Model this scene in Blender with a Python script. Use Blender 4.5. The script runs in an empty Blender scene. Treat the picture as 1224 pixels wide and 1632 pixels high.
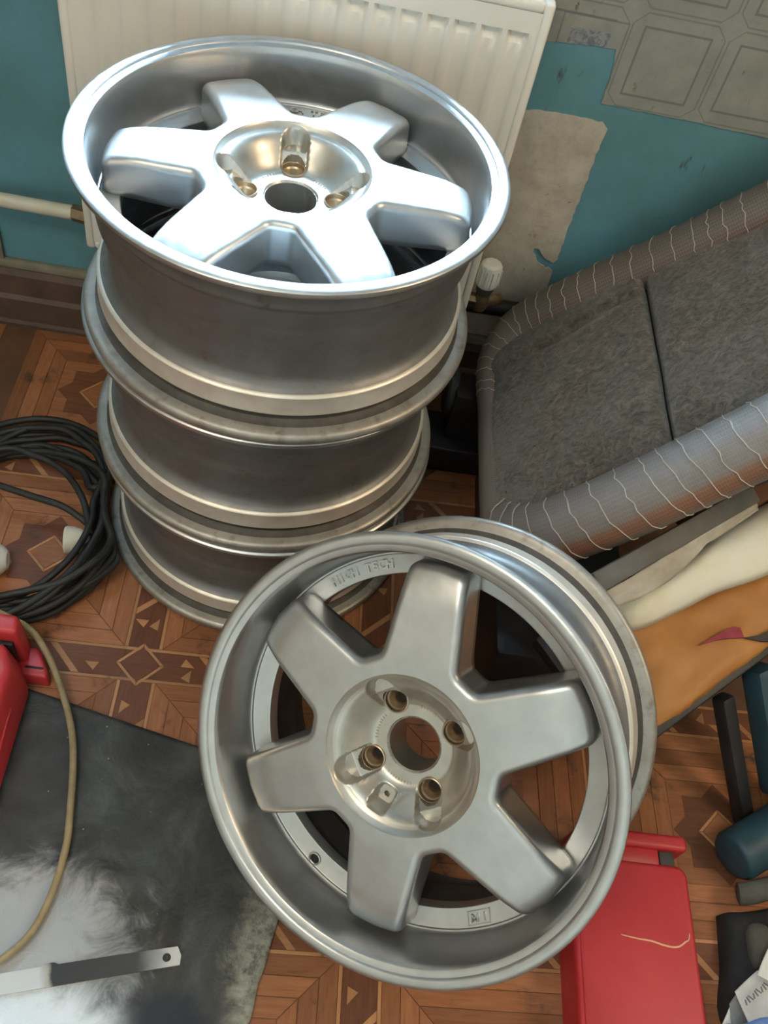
import bpy, bmesh, math, random
from mathutils import Vector, Matrix, noise
random.seed(7)
scn = bpy.context.scene
COL = scn.collection
R = math.radians
PI = math.pi

# ------------------------------------------------------------------ camera
F_PX = 1440.2
PITCH, YAW, ROLL = 0.9096, 0.1444, 0.2611
cam_d = bpy.data.cameras.new('camera'); cam = bpy.data.objects.new('camera', cam_d); COL.objects.link(cam)
fwd0 = Vector((math.sin(YAW), math.cos(YAW), 0)); right0 = Vector((math.cos(YAW), -math.sin(YAW), 0))
fwd = fwd0 * math.cos(PITCH) + Vector((0, 0, -math.sin(PITCH)))
up0 = right0.cross(fwd)
rgt = right0 * math.cos(ROLL) + up0 * math.sin(ROLL)
upv = -right0 * math.sin(ROLL) + up0 * math.cos(ROLL)
m = Matrix((rgt, upv, -fwd)).transposed().to_4x4(); m.translation = (0, 0, 1.1172)
cam.matrix_world = m
cam_d.sensor_fit = 'VERTICAL'; cam_d.sensor_height = 36.0; cam_d.sensor_width = 27.0
cam_d.lens = F_PX / 1632 * 36.0
cam_d.clip_start = 0.02
scn.camera = cam

# ------------------------------------------------------------------ light
world = bpy.data.worlds.new('overcast_sky'); scn.world = world; world.use_nodes = True
bg = world.node_tree.nodes['Background']
bg.inputs['Color'].default_value = (0.52, 0.78, 1.0, 1); bg.inputs['Strength'].default_value = 92.0
WX0, WX1, WZ0, WZ1 = -0.92, 0.34, 0.74, 2.05          # window opening over the radiator
def area(name, loc, rot, sx, sy, power, col, portal=False):
    l = bpy.data.lights.new(name, 'AREA'); l.shape = 'RECTANGLE'; l.size = sx; l.size_y = sy
    l.energy = power; l.color = col
    if portal: l.cycles.is_portal = True
    o = bpy.data.objects.new(name, l); o.location = loc; o.rotation_euler = rot; COL.objects.link(o); return o
area('window_portal', ((WX0+WX1)/2, 1.33, (WZ0+WZ1)/2), (R(-90), 0, 0), WX1-WX0, WZ1-WZ0, 1.0, (1, 1, 1), True)
def aim(loc, tgt): return (Vector(tgt)-Vector(loc)).to_track_quat('-Z', 'Y').to_euler()
area('warm_side_fill', (1.50, 0.30, 1.70), aim((1.50, 0.30, 1.70), (0, 0.5, 0.3)), 0.5, 0.7, 12.0, (1.0, 0.78, 0.52))  # unseen warm light added to give the leaning wheel its highlights
area('ceiling_fill', (-0.80, -0.50, 2.40), (0, 0, 0), 0.6, 0.6, 15.0, (1.0, 0.82, 0.60))  # soft fill light added overhead, out of view, for the front faces
scn.view_settings.view_transform = 'Standard'; scn.view_settings.look = 'None'
scn.view_settings.exposure = 0.15; scn.view_settings.gamma = 1.0; scn.view_settings.use_curve_mapping = False

# ------------------------------------------------------------------ node helpers
class NT:
    def __init__(s, name):
        s.m = bpy.data.materials.new(name); s.m.use_nodes = True; s.t = s.m.node_tree
        s.b = s.t.nodes['Principled BSDF']
    def n(s, typ, **kw):
        nd = s.t.nodes.new(typ)
        for k, v in kw.items(): setattr(nd, k, v)
        return nd
    def put(s, sock, v):
        if hasattr(v, 'is_linked') or hasattr(v, 'links'): s.t.links.new(v, sock)
        else: sock.default_value = v
    def coord(s, kind='Object', scale=(1, 1, 1), rot=(0, 0, 0), loc=(0, 0, 0)):
        tc = s.n('ShaderNodeTexCoord'); mp = s.n('ShaderNodeMapping')
        s.t.links.new(tc.outputs[kind], mp.inputs['Vector'])
        mp.inputs['Scale'].default_value = scale; mp.inputs['Rotation'].default_value = rot; mp.inputs['Location'].default_value = loc
        return mp.outputs['Vector']
    def noise(s, vec, scale, detail=4, rough=0.6, dist=0.0):
        nd = s.n('ShaderNodeTexNoise'); s.t.links.new(vec, nd.inputs['Vector'])
        nd.inputs['Scale'].default_value = scale; nd.inputs['Detail'].default_value = detail
        nd.inputs['Roughness'].default_value = rough; nd.inputs['Distortion'].default_value = dist
        return nd.outputs['Fac']
    def ramp(s, fac, stops):
        nd = s.n('ShaderNodeValToRGB'); cr = nd.color_ramp
        while len(cr.elements) > 1: cr.elements.remove(cr.elements[-1])
        cr.elements[0].position = stops[0][0]; cr.elements[0].color = (*stops[0][1], 1) if len(stops[0][1]) == 3 else stops[0][1]
        for p, c in stops[1:]:
            e = cr.elements.new(p); e.color = (*c, 1)
        s.put(nd.inputs['Fac'], fac); return nd.outputs['Color']
    def mix(s, fac, a, b, mode='MIX'):
        nd = s.n('ShaderNodeMix', data_type='RGBA', blend_type=mode)
        s.put(nd.inputs['Factor'], fac)
        for sk, v in ((nd.inputs['A'], a), (nd.inputs['B'], b)):
            pass
        ins = [i for i in nd.inputs if i.type == 'RGBA']
        for sk, v in zip(ins, (a, b)):
            if isinstance(v, tuple): v = (*v, 1) if len(v) == 3 else v
            s.put(sk, v)
        return [o for o in nd.outputs if o.type == 'RGBA'][0]
    def math(s, op, a, b=0.0, c=None):
        nd = s.n('ShaderNodeMath', operation=op); s.put(nd.inputs[0], a); s.put(nd.inputs[1], b)
        if c is not None: s.put(nd.inputs[2], c)
        return nd.outputs[0]
    def smooth(s, x, a, b):
        nd = s.n('ShaderNodeMapRange', interpolation_type='SMOOTHSTEP'); s.put(nd.inputs['Value'], x)
        nd.inputs['From Min'].default_value = a; nd.inputs['From Max'].default_value = b
        return nd.outputs['Result']
    def xyz(s, vec):
        nd = s.n('ShaderNodeSeparateXYZ'); s.t.links.new(vec, nd.inputs[0]); return nd.outputs
    def bump(s, h, strength=0.3, dist=0.002):
        nd = s.n('ShaderNodeBump'); s.put(nd.inputs['Height'], h)
        nd.inputs['Strength'].default_value = strength; nd.inputs['Distance'].default_value = dist
        s.t.links.new(nd.outputs['Normal'], s.b.inputs['Normal'])
    def done(s, col, rough=0.5, metal=0.0, spec=None):
        if isinstance(col, tuple): col = (*col, 1) if len(col) == 3 else col
        s.put(s.b.inputs['Base Color'], col); s.put(s.b.inputs['Roughness'], rough); s.put(s.b.inputs['Metallic'], metal)
        if spec is not None: s.b.inputs['Specular IOR Level'].default_value = spec
        return s.m
def simple(name, c1, c2, scale=20, rough=0.5, metal=0.0, bump=0.0, bscale=None, spec=None, stops=(0.35, 0.68)):
    t = NT(name); v = t.coord(); f = t.noise(v, scale)
    col = t.ramp(f, [(stops[0], c1), (stops[1], c2)])
    if bump: t.bump(t.noise(v, bscale or scale*3), bump)
    return t.done(col, rough, metal, spec)

# ------------------------------------------------------------------ mesh helpers
def mesh(name, verts, faces, mat, parent=None, smooth=True, angle=None):
    me = bpy.data.meshes.new(name); me.from_pydata([tuple(v) for v in verts], [], faces); me.update()
    return obj(name, me, mat, parent, smooth, angle)
def obj(name, me, mat, parent=None, smooth=True, angle=None):
    if mat is not None and len(me.materials) == 0: me.materials.append(mat)
    if smooth:
        me.shade_smooth() if hasattr(me, 'shade_smooth') else None
        if angle is not None:
            me.set_sharp_from_angle(angle=R(angle))
    o = bpy.data.objects.new(name, me); COL.objects.link(o)
    if parent is not None: o.parent = parent
    return o
def bmobj(name, bm, mat, parent=None, smooth=True, angle=35):
    me = bpy.data.meshes.new(name); bmesh.ops.recalc_face_normals(bm, faces=bm.faces); bm.to_mesh(me); bm.free()
    return obj(name, me, mat, parent, smooth, angle)
def tag(o, label, cat, group=None):
    o['label'] = label; o['category'] = cat
    if group: o['group'] = group
    return o
def thing(name, label, cat, loc=(0, 0, 0), group=None):
    o = bpy.data.objects.new(name, None); COL.objects.link(o); o.location = loc; o.empty_display_size = 0.05
    return tag(o, label, cat, group)
def struct(o):
    o['kind'] = 'structure'; return o
def add_box(bm, lo, hi, bevel=0.0, seg=2, M=None):
    ret = bmesh.ops.create_cube(bm, size=1.0); vs = ret['verts']
    c = [(a+b)/2 for a, b in zip(lo, hi)]; d = [b-a for a, b in zip(lo, hi)]
    for v in vs: v.co = Vector((c[0]+v.co.x*d[0], c[1]+v.co.y*d[1], c[2]+v.co.z*d[2]))
    if bevel:
        es = list({e for v in vs for e in v.link_edges})
        r = bmesh.ops.bevel(bm, geom=es, offset=bevel, segments=seg, affect='EDGES', profile=0.5)
        vs = list({v for f in r['faces'] for v in f.verts} | {v for v in vs if v.is_valid})
    if M is not None:
        for v in vs: v.co = M @ v.co
def box(name, lo, hi, mat, parent=None, bevel=0.003, seg=2, M=None):
    bm = bmesh.new(); add_box(bm, lo, hi, bevel, seg, M); return bmobj(name, bm, mat, parent)
def lathe(name, prof, mat, parent=None, n=160, closed=False, angle=32):
    """prof: list of (r, z) revolved about z"""
    vs = []; fs = []; k = len(prof)
    for i in range(n):
        a = 2*PI*i/n; ca, sa = math.cos(a), math.sin(a)
        vs += [(r*ca, r*sa, z) for r, z in prof]
    for i in range(n):
        j = (i+1) % n
        for q in range(k if closed else k-1):
            q2 = (q+1) % k
            fs.append((i*k+q, j*k+q, j*k+q2, i*k+q2))
    bm = bmesh.new(); bv = [bm.verts.new(v) for v in vs]
    for f in fs: bm.faces.new([bv[i] for i in f])
    bmesh.ops.remove_doubles(bm, verts=bm.verts, dist=1e-6)
    return bmobj(name, bm, mat, parent, True, angle)
def catmull(pts, n=8, closed=False):
    pts = [Vector(p) for p in pts]; out = []; L = len(pts)
    rng = range(L) if closed else range(L-1)
    for i in rng:
        if closed: p0, p1, p2, p3 = pts[i-1], pts[i], pts[(i+1) % L], pts[(i+2) % L]
        else: p0, p1, p2, p3 = pts[max(i-1, 0)], pts[i], pts[i+1], pts[min(i+2, L-1)]
        for k in range(n):
            t = k/n
            out.append(0.5*((2*p1)+(p2-p0)*t+(2*p0-5*p1+4*p2-p3)*t*t+(3*p1-p0-3*p2+p3)*t**3))
    if not closed: out.append(pts[-1])
    return out
def sweep(name, path, rad, mat, parent=None, seg=10, closed=False, cap=True, flat=None):
    """tube along path; rad number or list; flat=(scale along up)"""
    path = [Vector(p) for p in path]; L = len(path); vs = []; fs = []
    up = Vector((0, 0, 1)); uvs = []
    for i, p in enumerate(path):
        a = path[i-1] if (i or closed) else p; b = path[(i+1) % L] if (i < L-1 or closed) else p
        t = (b-a).normalized(); s = t.cross(up)
        if s.length < 1e-3: s = t.cross(Vector((0, 1, 0)))
        s.normalize(); u2 = s.cross(t).normalized()
        r = rad[i] if isinstance(rad, (list, tuple)) else rad
        fl = flat or 1.0
        for k in range(seg):
            an = 2*PI*k/seg; vs.append(p + s*r*math.cos(an) + u2*r*fl*math.sin(an))
    for i in range(L if closed else L-1):
        j = (i+1) % L
        for k in range(seg):
            k2 = (k+1) % seg; fs.append((i*seg+k, i*seg+k2, j*seg+k2, j*seg+k))
    if cap and not closed:
        fs.append(tuple(range(seg-1, -1, -1))); fs.append(tuple(range((L-1)*seg, L*seg)))
    bm = bmesh.new(); bv = [bm.verts.new(v) for v in vs]
    for f in fs: bm.faces.new([bv[i] for i in f])
    o = bmobj(name, bm, mat, parent, True, 50); return o
def prism(name, poly, z0, z1, mat, parent=None, M=None, smooth=False):
    """poly 2-D extruded from z0 to z1 (then matrix M)"""
    n = len(poly); vs = [Vector((x, y, z0)) for x, y in poly] + [Vector((x, y, z1)) for x, y in poly]
    if M is not None: vs = [M @ v for v in vs]
    bm = bmesh.new(); bv = [bm.verts.new(v) for v in vs]
    bm.faces.new(bv[:n][::-1]); bm.faces.new(bv[n:])
    for i in range(n): bm.faces.new((bv[i], bv[(i+1) % n], bv[n+(i+1) % n], bv[n+i]))
    bmesh.ops.recalc_face_normals(bm, faces=bm.faces)
    return bmobj(name, bm, mat, parent, smooth, 30)
def grid_sheet(name, nu, nv, fn, thick, mat, parent=None):
    """fn(u,v)->Vector for u,v in 0..1, made solid by thickness along the surface normal"""
    vs = [fn(i/nu, j/nv) for j in range(nv+1) for i in range(nu+1)]
    fs = [(j*(nu+1)+i, j*(nu+1)+i+1, (j+1)*(nu+1)+i+1, (j+1)*(nu+1)+i) for j in range(nv) for i in range(nu)]
    o = mesh(name, vs, fs, mat, parent)
    md = o.modifiers.new('thickness', 'SOLIDIFY'); md.thickness = thick; md.offset = -1
    return o

# ------------------------------------------------------------------ materials
def metal_paint(name, base, dark, rough, metal, dirt=None):
    t = NT(name); v = t.coord()
    f = t.noise(v, 35, 5); col = t.ramp(f, [(0.30, dark), (0.62, base)])
    if dirt:
        g = t.noise(v, 60, 6, 0.7); col = t.mix(t.smooth(g, dirt[0], dirt[1]), col, dirt[2])
    rr = t.ramp(t.noise(v, 90, 3), [(0.3, (rough-0.04,)*3), (0.7, (rough+0.06,)*3)])
    t.bump(t.noise(v, 900, 2), 0.05, 0.0003)
    return t.done(col, rr, metal)
M_SILVER = metal_paint('silver_wheel_paint', (0.56, 0.56, 0.555), (0.49, 0.49, 0.485), 0.34, 0.90)
M_HUB = metal_paint('silver_hub_paint', (0.58, 0.555, 0.51), (0.49, 0.46, 0.41), 0.36, 0.90)
M_BARREL = metal_paint('dull_barrel_metal', (0.23, 0.225, 0.225), (0.19, 0.185, 0.18), 0.45, 0.7, (0.55, 0.85, (0.10, 0.085, 0.07)))
M_BEAD = metal_paint('bare_bead_metal', (0.82, 0.76, 0.68), (0.70, 0.63, 0.54), 0.42, 0.6, (0.66, 0.78, (0.26, 0.15, 0.08)))
M_FLANGE = metal_paint('dirty_flange_metal', (0.42, 0.40, 0.37), (0.32, 0.29, 0.25), 0.44, 0.7, (0.50, 0.85, (0.14, 0.095, 0.06)))
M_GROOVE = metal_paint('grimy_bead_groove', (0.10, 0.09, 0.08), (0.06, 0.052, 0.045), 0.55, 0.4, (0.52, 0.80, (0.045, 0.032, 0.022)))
M_SEAT = metal_paint('bronze_bolt_seat', (0.56, 0.46, 0.34), (0.44, 0.34, 0.24), 0.35, 0.9)
M_MARK = simple('rusty_cast_mark', (0.40, 0.27, 0.16), (0.52, 0.38, 0.25), 60, 0.55, 0.5)
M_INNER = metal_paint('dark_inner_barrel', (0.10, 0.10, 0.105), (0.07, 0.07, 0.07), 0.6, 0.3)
M_BLACKHOLE = simple('hole_shade_black', (0.012, 0.012, 0.012), (0.02, 0.02, 0.02), 30, 0.8)  # black discs that paint the shade inside bolt and valve holes

def wood(name, a, b, tone=0.25):
    t = NT(name)
    oi = t.n('ShaderNodeObjectInfo')
    tc = t.n('ShaderNodeTexCoord')
    ad = t.n('ShaderNodeVectorMath', operation='MULTIPLY_ADD')
    t.t.links.new(oi.outputs['Random'], ad.inputs[0]); ad.inputs[1].default_value = (7, 9, 3)
    t.t.links.new(tc.outputs['Object'], ad.inputs[2])
    mp = t.n('ShaderNodeMapping'); t.t.links.new(ad.outputs[0], mp.inputs['Vector']); mp.inputs['Scale'].default_value = (6, 60, 1)
    g = t.noise(mp.outputs['Vector'], 4.0, 5, 0.65, 0.4)
    col = t.ramp(g, [(0.28, a), (0.72, b)])
    k = t.math('MULTIPLY_ADD', oi.outputs['Random'], tone*2, 1.0-tone)
    hs = t.n('ShaderNodeHueSaturation'); t.put(hs.inputs['Color'], col); t.put(hs.inputs['Value'], k)
    # trodden dirt and scuffs in world space
    ge = t.n('ShaderNodeNewGeometry')
    d = t.noise(ge.outputs['Position'], 14, 6, 0.7)
    col2 = t.mix(t.smooth(d, 0.56, 0.74), hs.outputs['Color'], (0.055, 0.038, 0.028))
    rr = t.ramp(t.noise(ge.outputs['Position'], 22, 4), [(0.3, (0.46,)*3), (0.7, (0.62,)*3)])
    return t.done(col2, rr, 0.0, 0.3)
M_W_MID = wood('floor_wood_mid', (0.24, 0.088, 0.036), (0.37, 0.150, 0.064))
M_W_DARK = wood('floor_wood_dark', (0.125, 0.045, 0.022), (0.20, 0.076, 0.037))
M_W_LIGHT = wood('floor_wood_light', (0.39, 0.175, 0.075), (0.50, 0.25, 0.115), 0.15)
M_W_BASE = simple('floor_joint_brown', (0.10, 0.045, 0.022), (0.15, 0.07, 0.035), 15, 0.6)

def teal_wall():
    t = NT('teal_wall_paint'); v = t.coord()
    big = t.noise(v, 3.5, 5, 0.65)
    col = t.ramp(big, [(0.30, (0.090, 0.200, 0.222)), (0.52, (0.115, 0.270, 0.318)), (0.70, (0.135, 0.335, 0.415))])
    # rusty streaks and scuffs running down the paint
    v2 = t.coord(scale=(26, 26, 5)); st = t.noise(v2, 1.0, 5, 0.7, 0.6)
    col = t.mix(t.smooth(st, 0.64, 0.74), col, (0.07, 0.075, 0.065))
    v3 = t.coord(scale=(9, 9, 9)); fl = t.noise(v3, 2.0, 8, 0.75)
    col = t.mix(t.smooth(fl, 0.66, 0.70), col, (0.05, 0.15, 0.155))
    t.bump(t.noise(v, 40, 6), 0.25, 0.004)
    return t.done(col, 0.5, 0, 0.35)
M_TEAL = teal_wall()
M_BEIGE = simple('warm_beige_wall', (0.44, 0.36, 0.27), (0.50, 0.41, 0.31), 4, 0.8)
M_CEIL = simple('ceiling_paint', (0.56, 0.49, 0.40), (0.60, 0.53, 0.44), 4, 0.9)
def plaster():
    t = NT('torn_paper_backing'); v = t.coord(); f = t.noise(v, 18, 8, 0.7)
    col = t.ramp(f, [(0.30, (0.34, 0.295, 0.235)), (0.55, (0.50, 0.455, 0.385)), (0.72, (0.58, 0.545, 0.475))])
    s2 = t.noise(v, 60, 4, 0.7); col = t.mix(t.smooth(s2, 0.64, 0.76), col, (0.24, 0.17, 0.10))
    t.bump(t.noise(v, 70, 8, 0.7), 0.6, 0.004)
    return t.done(col, 0.9)
M_PLASTER = plaster()
M_RAD = simple('cream_radiator_enamel', (0.73, 0.70, 0.63), (0.78, 0.75, 0.69), 6, 0.42)
M_PIPE = simple('cream_pipe_paint', (0.58, 0.54, 0.43), (0.64, 0.60, 0.49), 30, 0.45)
M_BRASS = simple('tarnished_brass', (0.16, 0.12, 0.075), (0.30, 0.22, 0.13), 60, 0.45, 0.7)
M_BASEB = simple('brown_baseboard_paint', (0.060, 0.036, 0.028), (0.12, 0.072, 0.05), 14, 0.55, 0, 0.3, 30)
M_LEDGE = simple('cement_ledge', (0.17, 0.155, 0.115), (0.26, 0.23, 0.17), 25, 0.9, 0, 0.5, 60)
M_WHITE_PL = simple('white_plastic', (0.66, 0.66, 0.62), (0.74, 0.74, 0.70), 12, 0.4)
M_CREAM_PL = simple('yellowed_white_plastic', (0.66, 0.60, 0.47), (0.76, 0.71, 0.59), 30, 0.5)
M_BLACK_CABLE = simple('black_cable_rubber', (0.012, 0.012, 0.012), (0.028, 0.029, 0.028), 40, 0.55)
M_TAN = simple('tan_cable_sheath', (0.26, 0.19, 0.095), (0.37, 0.285, 0.155), 60, 0.55)
M_BLACK = simple('black_metal', (0.010, 0.010, 0.012), (0.022, 0.022, 0.024), 20, 0.5, 0.0)
M_DARKPL = simple('dark_grey_plastic', (0.035, 0.035, 0.036), (0.06, 0.06, 0.06), 20, 0.6)
def red_paint(name, a, b, scuff):
    t = NT(name); v = t.coord(); f = t.noise(v, 9, 5)
    col = t.ramp(f, [(0.3, a), (0.7, b)])
    g = t.noise(v, 28, 8, 0.75); col = t.mix(t.smooth(g, scuff, scuff+0.08), col, (0.13, 0.075, 0.06))
    t.bump(t.noise(v, 120, 3), 0.05)
    return t.done(col, 0.42, 0.0, 0.5)
M_RED = red_paint('red_case_plastic', (0.42, 0.018, 0.026), (0.50, 0.030, 0.036), 0.80)
M_RED_DARK = red_paint('red_scuffed_paint', (0.44, 0.022, 0.030), (0.52, 0.04, 0.045), 0.63)
M_SCRATCH = simple('pale_scratch', (0.72, 0.42, 0.25), (0.80, 0.52, 0.32), 30, 0.6)

def sheet_mat():
    t = NT('paint_splattered_sheet'); v = t.coord(); x, y, z = t.xyz(v)
    big = t.noise(v, 9, 9, 0.7, 0.6)
    col = t.ramp(big, [(0.34, (0.022, 0.022, 0.020)), (0.52, (0.050, 0.050, 0.046)), (0.70, (0.105, 0.107, 0.098))])
    # silver overspray cloud in the lower-left part of the sheet
    def blob(cx, cy, rx, ry, lo, hi, wob=0.5):
        a = t.math('DIVIDE', t.math('SUBTRACT', x, cx), rx); b = t.math('DIVIDE', t.math('SUBTRACT', y, cy), ry)
        d = t.math('SQRT', t.math('ADD', t.math('MULTIPLY', a, a), t.math('MULTIPLY', b, b)))
        d2 = t.math('ADD', d, t.math('MULTIPLY', t.math('SUBTRACT', t.noise(v, 14, 9, 0.72, 1.2), 0.5), wob*2))
        return t.math('SUBTRACT', 1.0, t.smooth(d2, lo, hi))
    s1 = blob(-0.235, 0.205, 0.125, 0.085, 0.45, 1.25, 1.0)
    col = t.mix(s1, col, (0.40, 0.405, 0.41))
    s2 = blob(-0.19, 0.105, 0.10, 0.065, 0.5, 1.25)
    col = t.mix(s2, col, (0.74, 0.78, 0.82))
    s4 = blob(-0.06, 0.135, 0.055, 0.04, 0.4, 1.2)
    col = t.mix(s4, col, (0.012, 0.018, 0.026))
    # worn pale right-hand edge
    s3 = blob(0.035, 0.20, 0.050, 0.105, 0.35, 1.1, 0.8)
    worn = t.ramp(t.noise(v, 45, 7, 0.75), [(0.36, (0.06, 0.06, 0.055)), (0.52, (0.32, 0.31, 0.25)), (0.7, (0.46, 0.44, 0.36))])
    col = t.mix(s3, col, worn)
    sp = t.n('ShaderNodeTexVoronoi'); t.t.links.new(v, sp.inputs['Vector']); sp.inputs['Scale'].default_value = 45
    col = t.mix(t.math('SUBTRACT', 1.0, t.smooth(sp.outputs['Distance'], 0.03, 0.06)), col, (0.30, 0.31, 0.30))
    t.bump(t.noise(v, 22, 9, 0.7, 1.0), 0.6, 0.006)
    return t.done(col, 0.52, 0.0, 0.45)
M_SHEET = sheet_mat()

def velour():
    t = NT('grey_velour'); v = t.coord()
    f = t.noise(v, 55, 8, 0.8, 1.5); col = t.ramp(f, [(0.34, (0.026, 0.020, 0.014)), (0.50, (0.098, 0.079, 0.058)), (0.68, (0.22, 0.188, 0.145))])
    b = t.noise(v, 5, 4); col = t.mix(t.smooth(b, 0.5, 0.8), col, (0.14, 0.14, 0.115))
    sp = t.noise(v, 130, 3, 0.6); col = t.mix(t.smooth(sp, 0.66, 0.72), col, (0.015, 0.015, 0.013))
    t.bump(t.noise(v, 150, 6, 0.8, 1.0), 0.8, 0.003)
    t.b.inputs['Sheen Weight'].default_value = 0.4; t.b.inputs['Sheen Roughness'].default_value = 0.5
    return t.done(col, 0.95, 0, 0.1)
M_VELOUR = velour()
def netting(name, bands):
    """striped cover seen through netting; UV.y runs round the bolster"""
    t = NT(name); uv = t.n('ShaderNodeUVMap'); x, y, z = t.xyz(uv.outputs['UV'])
    col = t.ramp(y, bands)
    v = t.coord(); f = t.noise(v, 60, 6, 0.7); col = t.mix(t.math('MULTIPLY', f, 0.45), col, (0.10, 0.085, 0.075))
    # fine net lines
    w1 = t.math('ABSOLUTE', t.math('SUBTRACT', t.math('FRACT', t.math('MULTIPLY', y, 46.0)), 0.5))
    w2 = t.math('ABSOLUTE', t.math('SUBTRACT', t.math('FRACT', t.math('MULTIPLY', x, 300.0)), 0.5))
    net = t.math('MAXIMUM', t.smooth(w1, 0.36, 0.48), t.smooth(w2, 0.36, 0.48))
    col = t.mix(t.math('MULTIPLY', net, 0.28), col, (0.34, 0.31, 0.29))
    t.bump(net, 0.25, 0.001)
    return t.done(col, 0.5, 0, 0.4)
M_NET_FRONT = netting('netted_front_bolster', [(0.0, (0.12, 0.11, 0.10)), (0.20, (0.20, 0.185, 0.18)), (0.30, (0.27, 0.25, 0.255)), (0.42, (0.25, 0.225, 0.22)), (0.455, (0.27, 0.12, 0.065)), (0.515, (0.25, 0.105, 0.055)), (0.55, (0.17, 0.15, 0.125)), (0.68, (0.13, 0.12, 0.10)), (1.0, (0.09, 0.08, 0.07))])
M_THREAD = simple('pale_stitch_thread', (0.46, 0.41, 0.35), (0.58, 0.52, 0.45), 40, 0.7)
M_FOAM = None
def foam():
    t = NT('cream_foam'); v = t.coord(); f = t.noise(v, 9, 5)
    col = t.ramp(f, [(0.32, (0.68, 0.60, 0.40)), (0.52, (0.76, 0.73, 0.60)), (0.75, (0.79, 0.78, 0.70))])
    t.bump(t.noise(v, 200, 4), 0.3, 0.001); return t.done(col, 0.85)
M_FOAM = foam()
M_ORANGE = simple('orange_vinyl', (0.37, 0.150, 0.035), (0.47, 0.205, 0.052), 16, 0.55, 0, 0.25, 35)
M_TEAR = simple('crimson_lining', (0.24, 0.03, 0.05), (0.33, 0.05, 0.08), 60, 0.8)
M_BLUE = simple('blue_stool_paint', (0.015, 0.046, 0.066), (0.026, 0.070, 0.095), 18, 0.5, 0, 0.2, 50)
M_TRIM = simple('grey_trim_strip', (0.085, 0.082, 0.075), (0.12, 0.115, 0.105), 30, 0.6)
M_LINING = simple('pale_lining', (0.36, 0.32, 0.26), (0.50, 0.46, 0.39), 20, 0.85)
M_BAGFAB = simple('black_bag_fabric', (0.010, 0.012, 0.014), (0.025, 0.028, 0.03), 25, 0.8, 0, 0.4, 60)
M_GREYFAB = simple('grey_bag_fabric', (0.065, 0.068, 0.060), (0.105, 0.108, 0.095), 30, 0.9, 0, 0.4, 80)
M_PRINT = simple('grey_newsprint', (0.40, 0.385, 0.355), (0.58, 0.57, 0.55), 12, 0.85, 0, 0.2, 40)
M_INK = simple('grey_ink', (0.12, 0.12, 0.13), (0.16, 0.16, 0.17), 30, 0.8)
M_BLUECLOTH = simple('blue_cloth', (0.16, 0.26, 0.55), (0.30, 0.40, 0.66), 24, 0.85, 0, 0.3, 60)
def bar_mat():
    t = NT('painted_steel_bar'); v = t.coord(); x, y, z = t.xyz(v)
    xx = t.math('ADD', x, t.math('MULTIPLY', t.math('SUBTRACT', t.noise(v, 40, 5), 0.5), 0.02))
    col = t.ramp(t.math('ADD', t.math('MULTIPLY', xx, 4.2), 0.5), [(0.0, (0.52, 0.53, 0.54)), (0.30, (0.55, 0.55, 0.55)), (0.335, (0.34, 0.32, 0.27)), (0.352, (0.03, 0.03, 0.03)), (0.72, (0.045, 0.045, 0.042)), (0.82, (0.30, 0.30, 0.29)), (0.87, (0.55, 0.54, 0.52)), (0.935, (0.62, 0.62, 0.60)), (0.945, (0.22, 0.22, 0.21))])
    return t.done(col, 0.5, 0.2)
M_BAR = bar_mat()

# ------------------------------------------------------------------ setting
YW = 1.16
def wall_with_window():
    bm = bmesh.new()
    y0, y1 = YW, YW+0.22
    add_box(bm, (-1.9, y0, -0.05), (1.7, y1, WZ0)); add_box(bm, (-1.9, y0, WZ1), (1.7, y1, 2.5))
    add_box(bm, (-1.9, y0, WZ0), (WX0, y1, WZ1)); add_box(bm, (WX1, y0, WZ0), (1.7, y1, WZ1))
    return struct(bmobj('wall_back', bm, M_TEAL, None, False))
wall_back = wall_with_window()
floor = struct(box('floor', (-1.9, -2.4, -0.05), (1.7, YW, -0.0012), M_W_BASE, None, 0))
struct(box('ceiling', (-1.9, -2.4, 2.5), (1.7, YW+0.22, 2.55), M_CEIL, None, 0))
struct(box('wall_left', (-1.95, -2.4, -0.05), (-1.9, YW+0.22, 2.5), M_BEIGE, None, 0))
struct(box('wall_right', (1.7, -2.4, -0.05), (1.75, YW+0.22, 2.5), M_BEIGE, None, 0))
struct(box('wall_front', (-1.9, -2.45, -0.05), (1.7, -2.4, 2.5), M_BEIGE, None, 0))
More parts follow.
